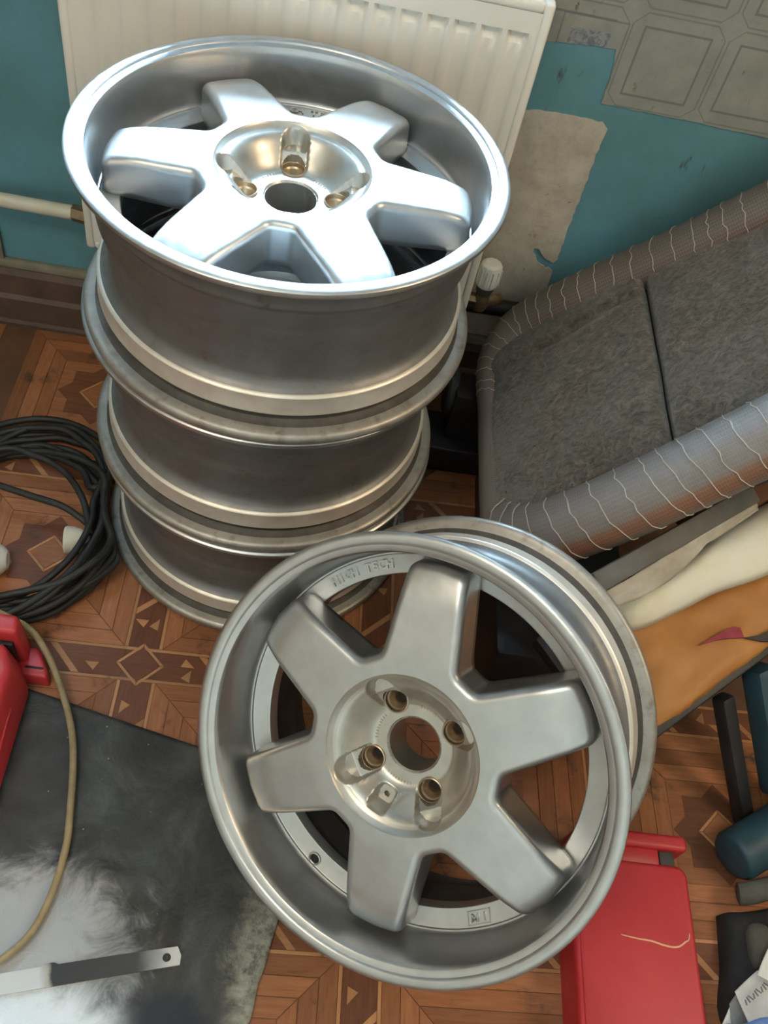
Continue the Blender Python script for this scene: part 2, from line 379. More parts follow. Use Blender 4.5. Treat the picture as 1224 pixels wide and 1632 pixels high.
# window above the radiator (over the top of the frame; it lights the wheels)
win = bpy.data.objects.new('window_1', None); COL.objects.link(win); struct(win)
wy = YW+0.13
for nm, lo, hi in (('window_frame', (WX0, wy, WZ0), (WX1, wy+0.05, WZ0+0.06)), ('window_frame', (WX0, wy, WZ1-0.06), (WX1, wy+0.05, WZ1)),
                   ('window_frame', (WX0, wy, WZ0+0.06), (WX0+0.06, wy+0.05, WZ1-0.06)), ('window_frame', (WX1-0.06, wy, WZ0+0.06), (WX1, wy+0.05, WZ1-0.06)),
                   ('mullion', (-0.32, wy, WZ0+0.06), (-0.26, wy+0.05, WZ1-0.06))):
    box(nm, lo, hi, M_RAD, win, 0.004)
def pane_mat():
    mm = bpy.data.materials.new('window_glass'); mm.use_nodes = True; t = mm.node_tree
    t.nodes.clear(); o = t.nodes.new('ShaderNodeOutputMaterial'); mx = t.nodes.new('ShaderNodeMixShader')
    tr = t.nodes.new('ShaderNodeBsdfTransparent'); gl = t.nodes.new('ShaderNodeBsdfGlossy'); fr = t.nodes.new('ShaderNodeFresnel')
    gl.inputs['Roughness'].default_value = 0.02
    t.links.new(fr.outputs[0], mx.inputs[0]); t.links.new(tr.outputs[0], mx.inputs[1]); t.links.new(gl.outputs[0], mx.inputs[2]); t.links.new(mx.outputs[0], o.inputs[0])
    return mm
M_GLASS = pane_mat()
for a, b in ((WX0+0.06, -0.32), (-0.26, WX1-0.06)):
    box('pane', (a, wy+0.02, WZ0+0.06), (b, wy+0.024, WZ1-0.06), M_GLASS, win, 0)
struct(box('trim_1', (WX0-0.04, YW-0.030, WZ0-0.020), (WX1+0.04, wy, WZ0), M_RAD, None, 0.006))
# baseboard, ledge
bb = struct(mesh('baseboard_back', *(lambda prof, xs: ([(x, y, z) for x in xs for y, z in prof],
      [(i, i+1, i+1+len(prof), i+len(prof)) for i in range(len(prof)-1)]))(
      [(YW, 0.118), (YW-0.004, 0.118), (YW-0.006, 0.110), (YW-0.012, 0.100), (YW-0.013, 0.062), (YW-0.018, 0.055), (YW-0.019, 0.012), (YW-0.022, 0.006), (YW-0.022, -0.001)], (-1.9, 1.7)), M_BASEB, None, False))
struct(box('trim_2', (-0.56, YW-0.010, 0.113), (0.30, YW+0.001, 0.128), M_LEDGE, None, 0.003))
struct(box('trim_3', (-0.60, YW-0.008, 0.118), (-0.526, YW+0.001, 0.19), M_LEDGE, None, 0.002))

# ------------------------------------------------------------------ floor inlay pieces
LAT = Vector((-0.1835, 0.548, 0)); PER = 0.313; AROT = R(1.7); HB = 0.0225
E1 = Vector((math.cos(AROT), math.sin(AROT), 0)); E2 = Vector((-math.sin(AROT), math.cos(AROT), 0))
def piece_mesh(name, poly, top, mat, gap=0.0004):
    """thin plate, edges drawn in a little so the joints stay open"""
    n = len(poly); cx = sum(p[0] for p in poly)/n; cy = sum(p[1] for p in poly)/n
    P = [Vector((x, y, 0)) for x, y in poly]
    area2 = sum(P[i].x*P[(i+1) % n].y-P[(i+1) % n].x*P[i].y for i in range(n))
    if area2 < 0: P.reverse()
    Q = []
    for i in range(n):
        a, b, c = P[i-1], P[i], P[(i+1) % n]
        n1 = Vector((-(b-a).y, (b-a).x, 0)).normalized(); n2 = Vector((-(c-b).y, (c-b).x, 0)).normalized()
        h = n1+n2; Q.append(b + h*(gap/max(0.3, 1+n1.dot(n2))))
    vs = [(p.x, p.y, -0.0012) for p in Q] + [(p.x, p.y, top) for p in Q]
    fs = [tuple(range(n, 2*n))] + [(i, (i+1) % n, n+(i+1) % n, n+i) for i in range(n)]
    me = bpy.data.meshes.new(name); me.from_pydata(vs, [], fs); me.update(); me.materials.append(mat); return me
d = 0.032; w = 0.0042
ME = {}
ME['core'] = piece_mesh('inlay_diamond', [(d-w*1.41, 0), (0, d-w*1.41), (-d+w*1.41, 0), (0, -d+w*1.41)], 0.0003, M_W_DARK)
ME['corelight'] = piece_mesh('inlay_diamond', [(d-w*1.41, 0), (0, d-w*1.41), (-d+w*1.41, 0), (0, -d+w*1.41)], 0.0003, M_W_MID)
ME['edge'] = piece_mesh('inlay_strip', [(d, 0), (0, d), (0, d-w*1.41), (d-w*1.41, 0)], 0.0003, M_W_LIGHT)
wl = 0.0045
ME['lineh'] = piece_mesh('border_strip', [(-HB, -wl/2), (PER-HB, -wl/2), (PER-HB, wl/2), (-HB, wl/2)], 0.0, M_W_LIGHT, 0.0002)
ME['linev'] = piece_mesh('border_strip', [(HB+wl/2, -wl/2), (PER-HB-wl/2, -wl/2), (PER-HB-wl/2, wl/2), (HB+wl/2, wl/2)], 0.0, M_W_LIGHT, 0.0002)
b = HB-wl/2
ME['ground'] = piece_mesh('band_board', [(HB, -b), (PER-HB, -b), (PER-HB, b), (HB, b)], -0.0003, M_W_DARK)
ME['diag'] = piece_mesh('zigzag_strip', [(-0.024, b), (-0.013, b), (0.024, -b), (0.013, -b)], 0.0, M_W_LIGHT)
ME['tri'] = piece_mesh('inlay_triangle', [(-0.010, -0.006), (0.010, -0.006), (-0.004, 0.007)], 0.0, M_W_LIGHT)
h0 = PER/2-HB-wl/2; pw = 0.0215
for k in range(3):
    o_, i_ = h0-k*pw, h0-(k+1)*pw
    ME['plank%d' % k] = piece_mesh('parquet_plank', [(-o_, -o_), (o_, -o_), (i_, -i_), (-i_, -i_)], 0.0, M_W_MID)
hi_ = h0-3*pw
ME['square'] = piece_mesh('parquet_square', [(-hi_, -hi_), (hi_, -hi_), (hi_, hi_), (-hi_, hi_)], -0.0006, M_W_MID)
star = []
for k in range(16):
    a = PI/8*k; rr = 0.0665 if k % 2 == 0 else 0.0505
    star.append((rr*math.cos(a), rr*math.sin(a)))
ME['star'] = piece_mesh('inlay_star', star, -0.0002, M_W_DARK)
def put(kind, pos, rot):
    me = ME[kind]; o = bpy.data.objects.new(me.name.split('.')[0], me); COL.objects.link(o); o.parent = floor
    o.location = pos; o.rotation_euler = (0, 0, AROT+rot); return o
def hidden(p):        # wholly under the sheet or under the seat, nothing of it shows
    return (p.x < -0.06 and p.y < 0.30) or (p.x > 0.30 and p.y > 0.72) or p.y < 0.02 or p.y > YW+0.05 or p.x > 0.92 or p.x < -0.80
for i in range(-2, 4):
    for j in range(-2, 3):
        A = LAT + E1*(i*PER) + E2*(j*PER)
        def clip_ok(p): return not hidden(p) and p.y < YW-0.03
        if clip_ok(A):
            put('core', A, 0)
            for k in range(4): put('edge', A, k*PI/2)
        hm = A+E1*(PER/2)
        if clip_ok(hm):
            put('ground', A, 0)
            for s in (-1, 1): put('lineh', A+E2*(s*HB), 0)
            put('diag', A+E1*0.098, 0); put('diag', A+E1*(PER-0.098), 0)
            put('tri', A+E1*0.062+E2*0.008, 0); put('tri', A+E1*0.062-E2*0.010, PI/2)
            put('tri', A+E1*(PER-0.062)-E2*0.008, PI); put('tri', A+E1*(PER/2)+E2*0.006, PI/2); put('tri', A+E1*(PER/2+0.02)-E2*0.008, PI)
        vm = A+E2*(PER/2)
        if clip_ok(vm) and (A+E2*PER).y < YW:
            put('ground', A, PI/2)
            for s in (-1, 1): put('linev', A+E1*(s*HB), PI/2)
            put('diag', A+E2*0.098, PI/2); put('diag', A+E2*(PER-0.098), PI/2)
            put('tri', A+E2*0.062+E1*0.008, PI/2); put('tri', A+E2*0.062-E1*0.010, PI)
            put('tri', A+E2*(PER-0.062)-E1*0.008, -PI/2); put('tri', A+E2*(PER/2)+E1*0.006, PI)
        c = A+E1*(PER/2)+E2*(PER/2)
        if not hidden(c) and c.y < YW-0.14:
            for k in range(3):
                for q in range(4): put('plank%d' % k, c, q*PI/2)
            put('square', c, 0); put('star', c, 0); put('corelight', c+Vector((0, 0, 0.0002)), 0)
            for q in range(4): put('edge', c+Vector((0, 0, 0.0002)), q*PI/2)
        elif not hidden(c) and c.y < YW:
            # the row cut off by the wall: only the planks on the near side fit
            for k in range(3): put('plank%d' % k, c, 0)

# ------------------------------------------------------------------ wheels
SX, SY = -0.0607, 0.8328          # axis of the stack
WR, WW = 0.222, 0.2022
def Z(depth): return WW-depth          # depth below the front lip plane -> local z
def build_wheel():
    root = bpy.data.objects.new('alloy_wheel', None); COL.objects.link(root); root.empty_display_size = 0.05
    # front lip and dish
    prof = [(0.2195, 0.0090), (0.2212, 0.0075), (0.2220, 0.0050), (0.2216, 0.0022), (0.2200, 0.0008), (0.2170, 0.0), (0.2120, 0.0004), (0.2100, 0.0016), (0.2090, 0.0030),
            (0.2050, 0.0040), (0.2030, 0.0052), (0.2016, 0.0080), (0.2008, 0.0130), (0.1998, 0.030), (0.1988, 0.050), (0.1982, 0.0600), (0.1970, 0.0640), (0.1955, 0.0655), (0.1940, 0.0658), (0.1932, 0.0672), (0.1920, 0.0678),
            (0.1750, 0.0690), (0.1735, 0.0696), (0.1728, 0.0712), (0.1728, 0.0840)]
    lathe('rim_lip', [(r, Z(dd)) for r, dd in prof], M_SILVER, root, 192)
    # barrel outside, from the front flange down to the rear bead
    prof = [(0.2195, 0.0090), (0.2130, 0.0098), (0.2085, 0.0115), (0.2065, 0.0145), (0.2052, 0.0180), (0.2045, 0.0330), (0.2050, 0.0350), (0.2040, 0.0372), (0.2022, 0.0390), (0.2018, 0.0420), (0.2012, 0.0560), (0.2003, 0.0590), (0.1996, 0.0680), (0.1985, 0.0750), (0.1940, 0.0880), (0.1915, 0.1000), (0.1905, 0.1320), (0.1915, 0.1400), (0.1960, 0.1455), (0.2000, 0.1480)]
    lathe('barrel', [(r, Z(dd)) for r, dd in prof], M_BARREL, root, 160, angle=40)
    prof = [(0.2000, 0.1480), (0.2030, 0.1490), (0.2040, 0.1505), (0.2036, 0.1530), (0.2040, 0.1600), (0.2048, 0.1710), (0.2050, 0.1728), (0.2042, 0.1742)]
    lathe('bead_seat', [(r, Z(dd)) for r, dd in prof], M_BEAD, root, 160, angle=40)
    prof = [(0.2042, 0.1742), (0.2010, 0.1765), (0.1998, 0.1800), (0.2005, 0.1835), (0.2040, 0.1862), (0.2085, 0.1876)]
    lathe('bead_groove', [(r, Z(dd)) for r, dd in prof], M_GROOVE, root, 160, angle=40)
    prof = [(0.2085, 0.1876), (0.2120, 0.1882), (0.2155, 0.1885), (0.2190, 0.1895), (0.2212, 0.1915), (0.2220, 0.1950), (0.2212, 0.1995), (0.2190, 0.2018), (0.2160, 0.2022), (0.2130, 0.2005), (0.2060, 0.1960)]
    lathe('rear_flange', [(r, Z(dd)) for r, dd in prof], M_FLANGE, root, 160, angle=40)
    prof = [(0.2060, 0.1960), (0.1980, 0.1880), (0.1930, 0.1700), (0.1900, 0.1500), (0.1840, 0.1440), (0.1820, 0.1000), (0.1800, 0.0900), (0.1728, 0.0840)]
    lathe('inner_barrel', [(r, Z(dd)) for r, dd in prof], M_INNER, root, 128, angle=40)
    # ---- spokes: one sixth of the star each, from the hub edge to the tip
    def td(r):
        if r < 0.10: return 0.0212
        x = r-0.10; y = 0.0212+x*0.06
        if r > 0.150: y += (r-0.150)**2*4.6
        return y
    # half outline from the window root (30 deg) to the spoke axis
    d30 = Vector((math.cos(R(30)), math.sin(R(30))))
    rootd = 0.1005
    def side_y(x): return 0.0405-0.098*(x-0.09)
    xb = (rootd-0.5*(0.0405+0.098*0.09))/(d30.x-0.5*0.098)
    B = Vector((xb, side_y(xb))); Apt = d30*rootd; Cc = Vector((0.1885, side_y(0.1885))); D = Vector((0.1918, 0.0))
    def fillet(P0, P1, P2, r, n):
        a = (P0-P1).normalized(); c = (P2-P1).normalized(); ang = math.acos(max(-1, min(1, a.dot(c)))); tl = r/math.tan(ang/2)
        tl = min(tl, (P0-P1).length*0.95, (P2-P1).length*0.95); r = tl*math.tan(ang/2)
        ctr = P1+(a+c).normalized()*(r/math.sin(ang/2)); s = P1+a*tl; e = P1+c*tl
        a0 = math.atan2(*(s-ctr).yx); a1 = math.atan2(*(e-ctr).yx); da = (a1-a0+PI) % (2*PI)-PI
        return [ctr+Vector((math.cos(a0+da*k/n), math.sin(a0+da*k/n)))*r for k in range(n+1)]
    half = [Apt] + fillet(Apt, B, Cc, 0.011, 9)
    f2 = fillet(B, Cc, D, 0.0125, 9)
    s, e = half[-1], f2[0]
    half += [s.lerp(e, k/14) for k in range(1, 14)] + f2
    half += [f2[-1].lerp(D, k/6) for k in range(1, 7)]
    out = half + [Vector((p.x, -p.y)) for p in half[-2::-1]]        # +30 deg -> -30 deg
    n = len(out); nrm = []
    for i in range(n):
        if i == 0: t = (out[1]-Vector((out[1].x, out[1].y)).reflect(Vector((-d30.y, d30.x))))   # symmetric end
        elif i == n-1: t = Vector((out[i-1].x, out[i-1].y)).reflect(Vector((d30.y, d30.x)))-out[i-1]
        else: t = out[i+1]-out[i-1]
        t.normalize(); q = Vector((-t.y, t.x))
        if q.dot(out[i]) > 0 and i in (0, n-1): q = -q
        nrm.append(q)
    for i in range(n):      # inward normal (towards the spoke body)
        axis_pt = Vector((max(0.09, min(out[i].x, 0.17)), 0))
        if i in (0, n-1): axis_pt = Vector((0, 0))
        if nrm[i].dot(axis_pt-out[i]) < 0: nrm[i] = -nrm[i]
    rf = 0.0085
    loops = []
    ins = [out[i]+nrm[i]*rf for i in range(n)]
    rin = 0.0810
    NL = 12
    for k in range(NL+1):
        t = k/NL; L = []
        for i in range(n):
            p = ins[i]; a = math.atan2(p.y, p.x); c = Vector((math.cos(a), math.sin(a)))*rin
            q = c.lerp(p, t); L.append((q.x, q.y, Z(td(q.length))))
        loops.append(L)
    for k in range(1, 8):
        ph = PI/2*k/7; L = []
        for i in range(n):
            q = out[i]+nrm[i]*rf*(1-math.sin(ph)); L.append((q.x, q.y, Z(td(min(q.length, 0.19))+rf*(1-math.cos(ph)))))
        loops.append(L)
    for dd, off in ((0.062, 0.0010), (0.068, 0.0016), (0.0715, -0.004)):
        loops.append([(out[i].x-nrm[i].x*off, out[i].y-nrm[i].y*off, Z(max(dd, 0.05))) for i in range(n)])
    vs = [v for L in loops for v in L]; fs = []
    for k in range(len(loops)-1):
        for i in range(n-1): fs.append((k*n+i, k*n+i+1, (k+1)*n+i+1, (k+1)*n+i))
    bm = bmesh.new(); bv = [bm.verts.new(v) for v in vs]
    for f in fs: bm.faces.new([bv[i] for i in f])
    bmesh.ops.remove_doubles(bm, verts=bm.verts, dist=1e-6); bmesh.ops.recalc_face_normals(bm, faces=bm.faces)
    up = sum(f.normal.z for f in bm.faces)
    if up < 0: bmesh.ops.reverse_faces(bm, faces=bm.faces)
    sm = bpy.data.meshes.new('spoke'); bm.to_mesh(sm); bm.free(); sm.materials.append(M_SILVER); sm.shade_smooth()
    for k in range(6):
        o = bpy.data.objects.new('spoke', sm); COL.objects.link(o); o.parent = root; o.rotation_euler = (0, 0, k*PI/3)
    # ---- hub bowl with bolt pockets and bore
    BA = [R(3.5+90*k) for k in range(4)]; bc = [Vector((0.048*math.cos(a), 0.048*math.sin(a))) for a in BA]
    bo = [Vector((0.0628*math.cos(a), 0.0628*math.sin(a))) for a in BA]
    ps = Vector((0.0595*math.cos(R(44)), 0.0595*math.sin(R(44)))); pr = ps.normalized(); pt = Vector((-pr.y, pr.x))
    def ss(x, a, b):
        t = max(0, min(1, (x-a)/(b-a))); return t*t*(3-2*t)
    def hd(p):
        r = p.length
        if r > 0.0795: dd = 0.0212+0.0018*ss(-r, -0.0810, -0.0795)
        elif r > 0.0755: dd = 0.0230+0.0035*(0.0795-r)/0.004
        elif r > 0.0730: dd = 0.0265+0.0012*(0.0755-r)/0.0025
        else: dd = 0.0277+0.0303*ss(-r, -0.0745, -0.0400)
        for c, o in zip(bc, bo):
            ab = o-c; t = max(0, min(1, (p-c).dot(ab)/ab.dot(ab))); q = (p-(c+ab*t)).length
            k = 1-ss(q, 0.0130, 0.0154)
            if k > 0: dd = dd+(max(dd, 0.0570-0.012*t)-dd)*k
            q = (p-c).length
            if q < 0.0122: dd = 0.086
        q = p-ps; a, b2 = abs(q.dot(pr)), abs(q.dot(pt)); k = 1-ss((a**4+b2**4)**0.25, 0.0080, 0.0115)
        if k > 0: dd += (0.0530+(q.dot(pr))*-0.1-dd)*k
        if q.length < 0.0026: dd = 0.0600
        if r < 0.0288: dd = 0.0590+0.0015*ss(-r, -0.0288, -0.0278)
        return dd
    rs = [0.0276, 0.0278, 0.0283, 0.0288] + [0.0288+(0.0810-0.0288)*(k+1)/58 for k in range(58)]
    NT_ = 300; vs = []; fs = []
    for j in range(NT_):
        a = 2*PI*j/NT_; c = Vector((math.cos(a), math.sin(a)))
        vs += [(c.x*0.0276, c.y*0.0276, Z(0.100))] + [(c.x*r, c.y*r, Z(hd(c*r))) for r in rs]
    k = len(rs)+1
    for j in range(NT_):
        j2 = (j+1) % NT_
        for q in range(k-1): fs.append((j*k+q, j*k+q+1, j2*k+q+1, j2*k+q))
    mesh('hub', vs, fs, M_HUB, root, True, 40)
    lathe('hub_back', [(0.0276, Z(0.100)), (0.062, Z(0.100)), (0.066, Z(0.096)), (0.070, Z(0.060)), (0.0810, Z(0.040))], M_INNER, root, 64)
    for c in bc:
        o = lathe('bolt_seat', [(0.0138, Z(0.0578)), (0.0134, Z(0.0560)), (0.0126, Z(0.0556)), (0.0119, Z(0.0562)), (0.0113, Z(0.0610)), (0.0100, Z(0.0622)), (0.0096, Z(0.0632)), (0.0072, Z(0.0690)), (0.0066, Z(0.0700)), (0.0066, Z(0.0850))], M_SEAT, root, 36)
        o.location = (c.x, c.y, 0)
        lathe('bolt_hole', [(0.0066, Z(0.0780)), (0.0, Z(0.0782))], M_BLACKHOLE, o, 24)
    bm = bmesh.new(); rnd = random.Random(5)
    for a0, cnt in ((48, 9), (-42, 9), (-133, 6)):
        for q in range(cnt):
            a = R(a0+(q-(cnt-1)/2)*4.6); hw = rnd.uniform(0.0010, 0.0019)
            add_box(bm, (0.0395, -0.0004, -0.0004), (0.0395+2*hw+0.001, 0.0004, 0.0007), 0, 1, Matrix.Translation((0, 0, Z(0.0582))) @ Matrix.Rotation(a, 4, 'Z'))
    bmobj('cast_marks', bm, M_MARK, root, False)['kind'] = 'stuff'
    # ---- valve hole on the shelf
    va = R(31.6)
    o = lathe('valve_hole', [(0.0078, 0.0), (0.0074, 0.0010), (0.0062, 0.0014), (0.0056, 0.0008), (0.0054, 0.0001), (0.0, 0.0001)], M_SILVER, root, 32)
    o.location = (0.1878*math.cos(va), 0.1878*math.sin(va), Z(0.0681))
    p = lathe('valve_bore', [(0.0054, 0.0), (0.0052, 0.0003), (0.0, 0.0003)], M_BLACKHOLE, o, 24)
    # ---- raised lettering
    def glyphs(name, text, rad, size, a_mid, a_step, outward, mat, depth, shear=0.0):
        bm = bmesh.new()
        for i, ch in enumerate(text):
            if ch == ' ': continue
            cu = bpy.data.curves.new('g', 'FONT'); cu.body = ch; cu.size = size; cu.align_x = 'CENTER'; cu.extrude = 0.0020; cu.resolution_u = 3; cu.shear = shear; cu.offset = 0.00025
            to = bpy.data.objects.new('g', cu); COL.objects.link(to); dg = bpy.context.evaluated_depsgraph_get(); dg.update()
            me = bpy.data.meshes.new_from_object(to.evaluated_get(dg)); bpy.data.objects.remove(to); bpy.data.curves.remove(cu)
            kk = i-(len(text)-1)/2
            a = a_mid - kk*a_step if outward else a_mid + kk*a_step
            rot = a-PI/2 if outward else a+PI/2
            rr = rad-size*0.35 if outward else rad+size*0.35
            me.transform(Matrix.Translation((rr*math.cos(a), rr*math.sin(a), Z(depth))) @ Matrix.Rotation(rot, 4, 'Z'))
            bm.from_mesh(me); bpy.data.meshes.remove(me)
        return bmobj(name, bm, mat, root, False)
    glyphs('lettering', 'HIGH TECH', 0.1842, 0.0128, R(-89.5), R(2.55), True, M_SILVER, 0.0684)
    glyphs('cast_emblem', 'MI', 0.1840, 0.0115, R(92.2), R(3.4), False, M_SILVER, 0.0684, 0.25)
    bm = bmesh.new()
    for (x0, x1, y0, y1) in ((-0.0125, 0.0125, 0.0062, 0.0072), (-0.0125, 0.0125, -0.0072, -0.0062), (-0.0125, -0.0115, -0.0072, 0.0072), (0.0115, 0.0125, -0.0072, 0.0072)):
        add_box(bm, (x0, y0, -0.0006), (x1, y1, 0.0007))
    for v in bm.verts: v.co.x += v.co.y*0.25
    o = bmobj('emblem_frame', bm, M_SILVER, root, False)
    o.location = (0.1840*math.cos(R(92.2)), 0.1840*math.sin(R(92.2)), Z(0.0684)); o.rotation_euler = (0, 0, R(92.2)+PI/2)
    return root
def copy_tree(o, parent=None):
    c = o.copy(); COL.objects.link(c); c.parent = parent
    for ch in list(o.children): copy_tree(ch, c)
    return c
G = 'matching silver alloy wheels'
wheel = build_wheel()
wheel.location = (SX, SY, 2*0.2023+0.0008); wheel.rotation_euler = (0, 0, R(180.5))
tag(wheel, 'silver six-spoke alloy wheel lying face up on top of the stack of three', 'wheel', G)
w2 = copy_tree(wheel); w2.location = (SX-0.004, SY+0.002, 0.2023+0.0005); w2.rotation_euler = (0, 0, R(37))
tag(w2, 'middle alloy wheel of the stack of three, its grey barrel facing out', 'wheel', G)
w3 = copy_tree(wheel); w3.location = (SX-0.002, SY, 0.0003); w3.rotation_euler = (0, 0, R(101))
tag(w3, 'bottom alloy wheel of the stack, rear flange on the floor beside the black cable coil', 'wheel', G)
w4 = copy_tree(wheel)
N4 = Vector((-0.458, -0.637, 0.62)).normalized()
TH, PH = 0.9016, -2.1936
N4 = Vector((math.sin(TH)*math.cos(PH), math.sin(TH)*math.sin(PH), math.cos(TH)))
AX = N4.cross(Vector((0, 0, 1))).normalized(); AY = N4.cross(AX)
C4 = Vector((0.118, 0.3337, 0.2976))
mm = Matrix((AX, AY, N4)).transposed().to_4x4() @ Matrix.Rotation(R(53), 4, 'Z')
w4.rotation_euler = mm.to_euler(); w4.location = C4 - N4*WW
tag(w4, 'silver six-spoke alloy wheel leaning in front of the stack, its face towards us', 'wheel', G)

# ------------------------------------------------------------------ radiator, pipe, valve
RX0, RX1, RZ0, RZ1, RY0, RY1 = -0.366, 0.198, 0.240, 0.686, 1.075, 1.138
rad = thing('panel_radiator', 'cream ribbed panel radiator on the teal wall behind the stacked wheels', 'radiator', (0, 0, 0))
def rad_front():
    xs = []; zs = []
    g0 = [0.0082+0.0311*k for k in range(-11, 6)]
    xs = [RX0+0.012, RX0+0.016]
    for g in g0: xs += [g-0.0125, g-0.0105, g-0.0088, g-0.0070, g, g+0.0070, g+0.0088, g+0.0105, g+0.0125]
    xs += [RX1-0.016, RX1-0.012]; xs = sorted(x for x in xs if RX0+0.011 < x < RX1-0.011)
    zt = 0.6495
    zs = [RZ0+0.012, RZ0+0.016, 0.268, 0.272, 0.280, 0.40, 0.52, 0.62, 0.636, 0.641, 0.645, 0.648, zt, zt+0.0006, RZ1-0.016, RZ1-0.012]
    def dep(x, z):
        q = 0.0
        for g in g0:
            a = abs(x-g)
            if a < 0.0124: q = 1.0 if a < 0.0071 else max(0.0, 1-(a-0.0070)/0.0052)
        if z < 0.272 or z > zt: return 0.0
        if z > 0.640: return q*0.0080
        return q*0.0020 if z > 0.275 else q*0.0010
    vs = [(x, RY0+0.0015+dep(x, z), z) for z in zs for x in xs]; n = len(xs)
    fs = [(j*n+i, j*n+i+1, (j+1)*n+i+1, (j+1)*n+i) for j in range(len(zs)-1) for i in range(n-1)]
    return mesh('front_panel', vs, fs, M_RAD, rad, True, 50)
rad_front()
bm = bmesh.new()      # raised rim round the front panel
for lo, hi in (((RX0, RY0, RZ0), (RX0+0.013, RY0+0.02, RZ1)), ((RX1-0.013, RY0, RZ0), (RX1, RY0+0.02, RZ1)), ((RX0+0.012, RY0, RZ0), (RX1-0.012, RY0+0.02, RZ0+0.013)), ((RX0+0.012, RY0, RZ1-0.013), (RX1-0.012, RY0+0.02, RZ1))):
    add_box(bm, lo, hi, 0.0045, 3)
bmobj('rim_frame', bm, M_RAD, rad)
box('side_panel', (RX0+0.001, RY0+0.018, RZ0+0.004), (RX0+0.006, RY1, RZ1), M_RAD, rad, 0.001)
box('side_panel', (RX1-0.006, RY0+0.018, RZ0+0.004), (RX1-0.001, RY1, RZ1), M_RAD, rad, 0.001)
box('rear_panel', (RX0+0.006, RY1-0.012, RZ0+0.006), (RX1-0.006, RY1-0.004, RZ1-0.004), M_RAD, rad, 0.001)
for k in range(20):
    x = RX0+0.012+k*0.0273
    box('grille_bar', (x, RY0+0.018, RZ1-0.006), (x+0.014, RY1, RZ1+0.001), M_RAD, rad, 0.001, 1)
box('wall_bracket', (RX0+0.10, RY1-0.006, 0.30), (RX0+0.13, YW-0.0005, 0.62), M_RAD, rad, 0.001)
box('wall_bracket', (RX1-0.13, RY1-0.006, 0.30), (RX1-0.10, YW-0.0005, 0.62), M_RAD, rad, 0.001)
pipe = thing('heating_pipe', 'cream painted heating pipe running along the teal wall into the radiator', 'pipe', (0, 0, 0))
sweep('tube', [(-1.88, 1.128, 0.262), (-0.9, 1.128, 0.262), (-0.394, 1.121, 0.262)], 0.0105, M_PIPE, pipe, 20)
sweep('connector', [(-0.396, 1.121, 0.262), (-0.390, 1.121, 0.262), (-0.3645, 1.116, 0.262)], [0.0120, 0.0125, 0.0125], M_BRASS, pipe, 6)
val = thing('radiator_valve', 'white thermostatic valve knob under the right end of the radiator', 'valve', (0.221, 1.105, 0.0))
kn = lathe('knob', [(0.0, 0.314), (0.0105, 0.3135), (0.0150, 0.311), (0.0165, 0.307), (0.0172, 0.285), (0.0168, 0.277), (0.0150, 0.273), (0.012, 0.271)], M_WHITE_PL, val, 12, angle=25)
for k in range(12):
    a = 2*PI*k/12; g = box('grip_rib', (0.0160, -0.0011, 0.278), (0.0182, 0.0011, 0.306), M_WHITE_PL, kn, 0.0006, 1); g.rotation_euler = (0, 0, a+PI/12)
lathe('collar', [(0.0, 0.272), (0.0125, 0.272), (0.0135, 0.266), (0.0105, 0.256), (0.0, 0.256)], M_DARKPL, val, 24)
lathe('valve_body', [(0.0, 0.258), (0.0100, 0.258), (0.0115, 0.250), (0.0115, 0.232), (0.0090, 0.226), (0.0, 0.226)], M_BRASS, val, 20)
sweep('union', [(0.0, 0.0, 0.243), (-0.029, 0.0, 0.246)], 0.0085, M_BRASS, val, 6)
sweep('elbow', [(0.0, 0.0, 0.240), (0.018, 0.010, 0.240), (0.030, 0.022, 0.232)], [0.010, 0.0095, 0.009], M_BRASS, val, 12)
ret = thing('low_wall_bar', 'dark horizontal bar low on the wall beneath the valve knob', 'pipe', (0, 0, 0))
sweep('tube', [(0.10, 1.140, 0.203), (0.30, 1.140, 0.207), (0.62, 1.140, 0.207)], 0.0135, M_BLACK, ret, 16)  # dark round bar run low along the wall

